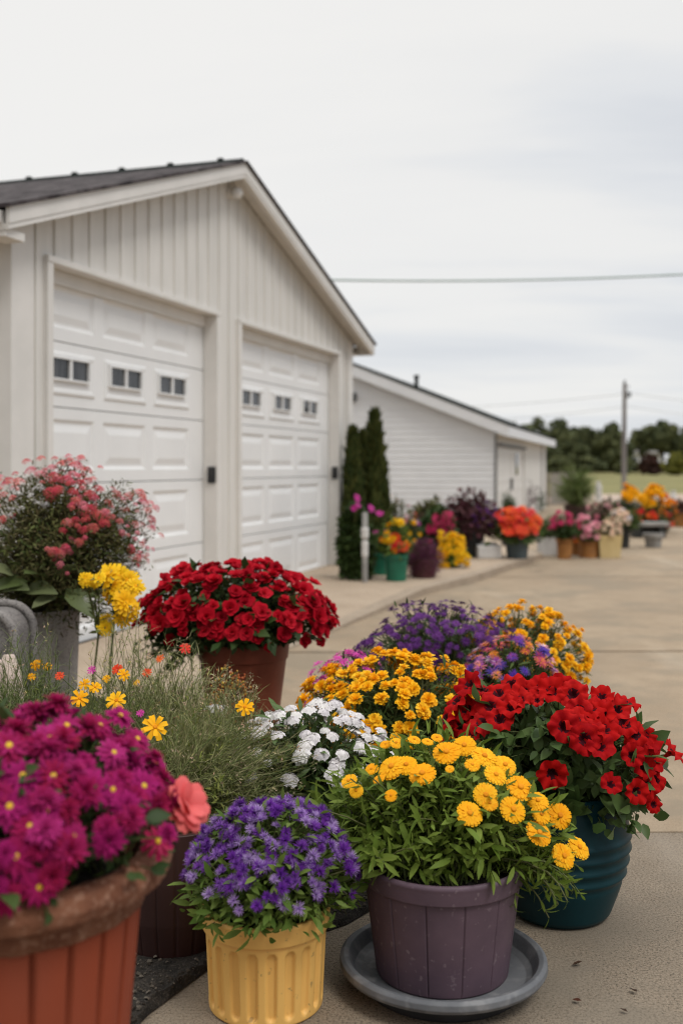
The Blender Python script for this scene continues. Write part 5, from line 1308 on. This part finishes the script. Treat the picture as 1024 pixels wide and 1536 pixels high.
bgp('potted_topiary', 'clipped round green topiary by the white shed door', 762, 826, (806, 22, 18, 'dark_pot', False), 737, 26, 'dark', 'lance2', 6, 200, 14, (), bottom=806, extra=600, amp=.05, h=.0)
# right hand group
bgp('potted_plant', 'leafy green plant in a long chalky white trough', 822, 832, (805, 30, 28, 'white_pot', True), 780, 34, 'mid', 'lance2', 10, 80, 9, (), bottom=806, h=0)
bgp('potted_flowers', 'deep pink flowers in a small rusty tapered pot beside the white trough', 846, 838, (808, 26, 20, 'rust_pot', False), 771, 46, 'dark', 'lance2', 9, 110, 10, (('crimson', 34, 9, .2, 1, None),), bottom=810, h=0)
bgp('potted_flowers', 'pink flowers in a squat rusty orange pot, second of the rusty pots', 882, 836, (811, 32, 28, 'rust_pot', False), 778, 48, 'mid', 'lance2', 9, 90, 9, (('rose', 55, 9, -.1, 1, None),), bottom=814, h=0)
bgp('potted_flowers', 'orange flowers in a squat dark rusty pot between two rusty pots', 867, 834, (812, 24, 20, 'rust_pot', False), 796, 26, 'mid', 'lance2', 8, 50, 8, (('orange', 16, 10, -.1, .8, (0, -1, 0)),), bottom=814, h=0, dz=.2)
bgp('potted_flowers', 'pale peach flowers in a square cream yellow planter', 911, 836, (802, 35, 29, 'cream_pot', True), 783, 40, 'olive', 'lance2', 8, 80, 9, (('peach', 42, 9, -.1, 1, None),), bottom=804, h=0)
bgp('potted_flowers', 'white and pale yellow flowers over green leaves in a tall black pot', 934, 822, (788, 22, 17, 'dark_pot', False), 763, 52, 'mid', 'lance2', 11, 120, 11, (('peach', 30, 8, .1, 1, (-.4, -.5, .4)), ('white', 8, 8, .3, 1, (-.4, -.5, .4))), bottom=794, h=0)
bgp('potted_grass', 'upright tuft of green grass in a tall dark urn', 862, 806, (757, 34, 20, 'brown_pot', False), 709, 40, 'grass', 'thread', 22, 220, 7, (), bottom=757, h=0, extra=300, zmin=-.1)
bgp('shrub', 'low dark shrub with dusty pink blooms in front of the dirt road', 905, 790, None, 750, 70, 'far_red', 'ovate2', 8, 90, 10, (('rose', 26, 7, .1, 1, None),), cat='shrub', bottom=788, h=0)
bgp('flowering_shrub', 'dark green shrub with a yellow flower head left of the orange marigold bush', 938, 800, None, 733, 52, 'dark', 'lance2', 9, 130, 12, (('marigold', 34, 10, .55, 1, (.15, -.3, .9)),), cat='shrub', bottom=796, h=0)
bgp('flowering_shrub', 'bush of orange and yellow marigolds above the concrete bench', 972, 801, None, 737, 54, 'dark', 'lance2', 9, 130, 12, (('marigold', 60, 11, .35, 1, (0, -.2, .9)), ('redorange', 16, 11, -.3, .3, (-.6, -.8, -.2))), cat='shrub', bottom=797, h=0)
bgp('flowering_shrub', 'small bush of red and orange flowers at the right of the bench', 996, 798, None, 747, 34, 'mid', 'lance2', 9, 80, 11, (('orange', 24, 10, .1, 1, None), ('redorange', 12, 9, -.2, .5, (-.3, -1, 0))), cat='shrub', bottom=794, h=0)
bgp('potted_shrub', 'reddish brown leaved shrub in a brick red planter at the right edge', 1024, 790, (770, 30, 28, 'rust_pot', False), 752, 36, 'far_red', 'ovate2', 8, 60, 9, (), bottom=772, h=0)
# bench of concrete, small grey pot
b = gp(972, 806); s_ = b[1] / F; o = thing('concrete_bench', 'low concrete bench with a pale slab top under the marigolds', 'bench', b)
p = P(); p.box(-28 * s_, 28 * s_, -.16, .16, 17 * s_, 23 * s_); p.build('seat_slab', [M['grey_pot']], o, bevel=.01)
p = P(); p.box(-24 * s_, -14 * s_, -.13, .13, 0, 17 * s_ - .001); p.build('leg', [M['dark_pot']], o, bevel=.008); p = P(); p.box(12 * s_, 23 * s_, -.13, .13, 0, 17 * s_ - .001); p.build('leg', [M['dark_pot']], o, bevel=.008)
p = P(); p.box(-14 * s_, 12 * s_, .02, .10, 0, 16.5 * s_); p.build('back_panel', [M['dark_pot']], o)
b = gp(979, 821); s_ = b[1] / F; o = thing('grey_pot', 'small squat grey pot standing alone on the concrete', 'pot', b)
q = Q(); q.add(lathe(crisp([(.001, 0), (11 * s_, 0), (13 * s_, 14 * s_), (15.5 * s_, 15 * s_), (15.5 * s_, 21 * s_), (13 * s_, 21 * s_), (12 * s_, 12 * s_), (.001, 11 * s_)], .004), 40), [b]); q.build('pot', [M['grey_pot']], o)
# two small hanging sprigs on the shed door
for px, py, lf, lab in ((790, 748, 'burgundy', 'dark purple dried sprig hanging on the shed door'), (803, 755, 'dark', 'dark green sprig hanging at the edge of the shed door')):
    k = (px - CX) / F; sdist = (k * 20.3 - 2.9) / (d2_[0] - k * d2_[1]); pz = 20.3 + d2_[1] * sdist; c = pt(px, py, pz); c = c + np.array([n2_[0], n2_[1], 0]) * .10
    o = thing('hanging_sprig', lab, 'sprig', c); dm = Dome(c, (.10, .10, .30), .15, px); q = Q(); d = dm.dirs(70, -1); fill_leaves(q, dm, 90, LEAF['lance2'], .13, -1, (.1, 1)); q.build('foliage', [L_[lf]], o)
    q = Q(); path_tube(q, [c + [0, 0, .2], c + [0, 0, .42], c + [-n2_[0] * .08, -n2_[1] * .08, .45]], .008, 6); q.build('hook', [M['black']], o)

# conifers by the garage corner
def conifer(label, px, by, top, w, seed, dz=0.0):
    b = gp(px, by, .05); z = b[1] + dz; s = z / F; b = np.array([(px - CX) * s, z, .05]); Ht = HC - (top - HY) * s - .05; r = w * s / 2; g = np.random.default_rng(seed)
    o = thing('conifer', label, 'tree', b, group='slender conifers at the garage corner'); n = 5200
    t = g.random(n) ** .8; ang = g.random(n) * 6.28; lump = 1 + .13 * np.sin(ang * 3 + t * 9 + seed) + .09 * np.sin(ang * 7 - t * 17)
    rad = r * np.clip(1.06 * (1 - t) ** .62, .02, 1) * np.minimum(1, (t + .05) / .18) * lump * (.70 + .42 * g.random(n) ** .6)
    p = b + np.stack([rad * np.cos(ang), rad * np.sin(ang), .03 + t * (Ht - .08)], -1)
    d = nrm(np.stack([np.cos(ang) * .32, np.sin(ang) * .32, np.ones(n)], -1) + g.normal(0, .2, (n, 3))); up = np.stack([np.cos(ang), np.sin(ang), np.zeros(n)], -1) + g.normal(0, .5, (n, 3))
    q = Q(); q.add(LEAF['lance2'], p, frame(d, up), .06 + .08 * g.random(n), np.clip(.35 + .42 * np.sin(ang * 5 + seed + t * 3) + .35 * g.random(n), 0, .99)); q.build('crown', [L_['conifer']], o)
    q = Q(); path_tube(q, [b, b + [0, 0, Ht * .5], b + [0, 0, Ht * .95]], [.035, .022, .004], 7); q.build('trunk', [M['bark']], o)


conifer('tallest slender conifer, rising in front of the white shed siding', 562, 852, 618, 44, 3, .35)
conifer('lowest slender conifer, nearest the garage corner', 529, 854, 645, 32, 5, .2)
conifer('middle slender conifer between the tallest and the lowest', 544, 850, 650, 30, 9, .45)

# ------------------------------------------------------------------ fence, pole, cables, small white posts
def fence_run(label, a, b_, h, n):
    o = thing('wooden_fence', label, 'fence', (a[0], a[1], 0)); v = np.array(b_) - np.array(a); L = np.linalg.norm(v); o.rotation_euler = (0, 0, math.atan2(v[1], v[0]))
    p = P(); w = L / n
    for k in range(n): p.box(k * w + .008, (k + 1) * w - .008, -.012, .012, .04, h * (1 + .05 * math.sin(k * 2.3)))
    p.build('boards', [M['wood_fence']], o); p = P(); p.box(0, L, .013, .05, h * .3, h * .3 + .07); p.box(0, L, .013, .05, h * .75, h * .75 + .07); p.build('rail', [M['wood_fence']], o)
    for k in range(3): p = P(); p.box(L * k / 2 - .045, L * k / 2 + .045, .051, .14, 0, h + .06); p.build('post', [M['wood_fence']], o)


fence_run('weathered grey board fence behind the white shed corner', (6.35, 32.6), (7.9, 36.2), .98, 18)
PZ = 45.0; ptop = HC + (HY - 575) * PZ / F; px_ = (935 - CX) * PZ / F
o = thing('utility_pole', 'grey wooden utility pole rising in front of the far trees', 'utility pole', (px_, PZ, 0))
q = Q(); path_tube(q, [(px_, PZ, -.1), (px_ + .01, PZ, 2.2), (px_ + .03, PZ, ptop)], [.11, .10, .08], 14); q.build('shaft', [M['pole']], o)
p = P(); p.box(.10, .28, -.04, .04, ptop - .42, ptop - .36); p.box(.10, .22, -.03, .03, ptop - .16, ptop - .11); p.build('bracket', [M['drip']], o)
for zz_, xx_ in ((ptop - .50, .26), (ptop - .55, .16), (ptop + .06, .03)): q = Q(); q.add(lathe([(.001, -.08), (.035, -.07), (.05, -.02), (.03, .03), (.045, .05), (.001, .09)], 12), [(px_ + xx_, PZ, zz_)]); q.build('insulator', [M['drip']], o)


def cable(label, pts, r, mat, name='overhead_cable'):
    pts = np.array(pts, float); t = np.linspace(0, 1, 28)[:, None]; a, b_, s = pts[0], pts[1], pts[2][2]; c = a * (1 - t) + b_ * t; c[:, 2] -= 4 * s * (t * (1 - t))[:, 0]
    q = Q(); path_tube(q, c, r, 6); ob = q.build(name, [mat]); tag(ob, label, 'cable', 'overhead cables')


cable('thick greenish cable sagging across the sky from the garage roof', [pt(250, 412, 15.5), pt(1250, 396, 17.5), (0, 0, .17)], .016, M['wire'])
hook = np.array([px_ + .26, PZ, ptop - .42])
cable('thin pale cable from the pole towards the shed roof', [pt(420, 612, 60), hook, (0, 0, .35)], .011, M['wire_thin'])
cable('thin pale cable leaving the pole towards the right edge', [hook, pt(1400, 615, 44), (0, 0, .3)], .010, M['wire_thin'])
cable('lower thin pale cable from the pole towards the shed roof', [pt(420, 634, 60), hook - [.1, 0, .55], (0, 0, .4)], .010, M['wire_thin'])
cable('lower thin pale cable leaving the pole towards the right edge', [hook - [.1, 0, .55], pt(1400, 640, 44), (0, 0, .3)], .009, M['wire_thin'])
for px, py, lab in ((897, 752, 'small white marker post standing before the dry field left of the pole'), (1009, 766, 'small pale blue white marker post at the right beside the shrubs')):
    b = gp(px, py); s_ = b[1] / F; o = thing('marker_post', lab, 'post', b)
    q = Q(); hh = 30 * s_; q.add(lathe(crisp([(.001, 0), (5 * s_, 0), (5 * s_, hh * .75), (3 * s_, hh * .8), (3.5 * s_, hh), (.001, hh)], .01), 14), [b]); q.build('shaft', [M['white_pot']], o)

# ------------------------------------------------------------------ far trees
card = T([(-.5, -.5, 0), (.5, -.42, .06), (.42, .5, 0), (-.48, .44, -.06)], [(0, 1, 2, 3)])


def tree(label, px, z, top, w, leafm, seed, base_y=None, n=5000, gaps=.0, name='far_tree', group='dark trees beyond the field', crown=.62, ls=.30):
    s = z / F; X_ = (px - CX) * s; h0 = field_h(X_, z); zt = HC - (top - HY) * s; g = np.random.default_rng(seed); Ht = zt - h0; r = w * s / 2
    o = thing(name, label, 'tree', (X_, z, h0), group=group); nb = 30; cl = []
    for k in range(nb):
        a = g.random() * 6.28; rr = r * math.sqrt(g.random()) * .8; zz_ = h0 + Ht * (1 - crown) + Ht * crown * (.10 + .72 * g.random() * (1 - .45 * (rr / r) ** 2)); cl.append((X_ + rr * math.cos(a), z + rr * math.sin(a), zz_, r * g.uniform(.22, .40), Ht * g.uniform(.10, .17)))
    cl.append((X_, z, zt - Ht * .13, r * .4, Ht * .13)); cl = np.array(cl); k = g.integers(0, len(cl), n); d = nrm(g.normal(size=(n, 3))); rho = (.45 + .6 * g.random(n) ** .5)[:, None]
    p = cl[k, :3] + d * np.stack([cl[k, 3], cl[k, 3], cl[k, 4]], -1) * rho; q = Q(); var = np.clip(g.random(len(cl))[k] * .6 + g.random(n) * .4, 0, .99)
    q.add(card, p, zframe(nrm(d + g.normal(0, .6, (n, 3)))), ls * (.6 + .8 * g.random(n)), var); q.build('crown', [L_[leafm]], o)
    q = Q(); path_tube(q, [(X_, z, h0 - .1), (X_ + .1, z, h0 + Ht * .3), (X_, z, h0 + Ht * .6)], [.22, .16, .08], 8)
    for c in cl[:8]: path_tube(q, [(X_ + .06, z, h0 + Ht * .28), ((X_ + c[0]) / 2, (z + c[1]) / 2, (h0 + Ht * .35 + c[2]) / 2), (c[0], c[1], c[2])], [.1, .06, .03], 6)
    q.build('trunk', [M['bark']], o)


tl = [('broad dark tree just behind the shed roof end', 790, 112, 636, 75, 'far', 1), ('dark round tree in the left of the far tree line', 838, 108, 628, 70, 'far', 2), ('dark tree with a light green top in the far tree line', 806, 122, 626, 52, 'far', 3), ('wide dark tree left of the utility pole', 876, 110, 640, 80, 'far', 4),
      ('dark tree directly behind the utility pole', 916, 106, 634, 58, 'far', 5), ('deep dark tree filling in low behind the pole', 898, 118, 644, 70, 'far', 6), ('low dark tree behind the shed corner', 850, 100, 650, 70, 'far', 7), ('dark loose crowned tree right of the gap in the trees', 992, 100, 632, 52, 'far', 8), ('open crowned tree with sky showing through right of the pole', 962, 112, 640, 40, 'far', 9), ('dark tree at the right edge of the far tree line', 1030, 104, 640, 50, 'far', 10), ('distant dark tree beyond the right edge of the shed', 765, 118, 632, 60, 'far', 12)]
for lab, px, z, top, w, lm, sd in tl: tree(lab, px, z, top, w, lm, sd, n=650 if sd == 9 else 5200, crown=.55 if sd in (8, 9) else .98)
for lab, px, z, top, w, lm, sd in (('reddish brown bush at the field edge below the loose trees', 974, 92, 680, 36, 'far_red', 21), ('yellow green bush at the far right field edge', 1014, 90, 678, 46, 'far_yellow', 22), ('low dark bush at the far edge of the field left of the pole', 880, 98, 684, 60, 'far', 23), ('low dark bush at the far edge of the field right of the pole', 940, 97, 686, 50, 'far', 24), ('low dark bush by the field edge near the shed', 838, 96, 684, 50, 'far', 25)):
    tree(lab, px, z, top, w, lm, sd, name='far_bush', n=1500, crown=.95, ls=.22, group='bushes at the far field edge')
# far white house glimpsed through the trees
hz = 125.0; s_ = hz / F; hx = (956 - CX) * s_; h0 = field_h(hx, hz); o = thing('far_house', 'distant white house glimpsed between the dark trees', 'house', (hx, hz, h0))
p = P(); p.box(-2.4, 2.4, -2, 2, 0, 2.0); p.prism([(-2, 2.001), (2, 2.001), (0, 2.9)], 'x', -2.4, 2.4); p.build('wall', [M['siding']], o); p = P(); p.prism([(-2.3, 1.95), (0, 3.0), (0, 3.12), (-2.3, 2.07)], 'x', -2.6, 2.6); p.prism([(2.3, 1.95), (.001, 3.0), (.001, 3.12), (2.3, 2.07)], 'x', -2.6, 2.6); p.build('roof', [M['grey_pot']], o)
for xw in (-1.4, .6): p = P(); p.box(xw, xw + .8, -2.03, -2.001, .8, 1.5); p.build('window', [M['glass']], o)
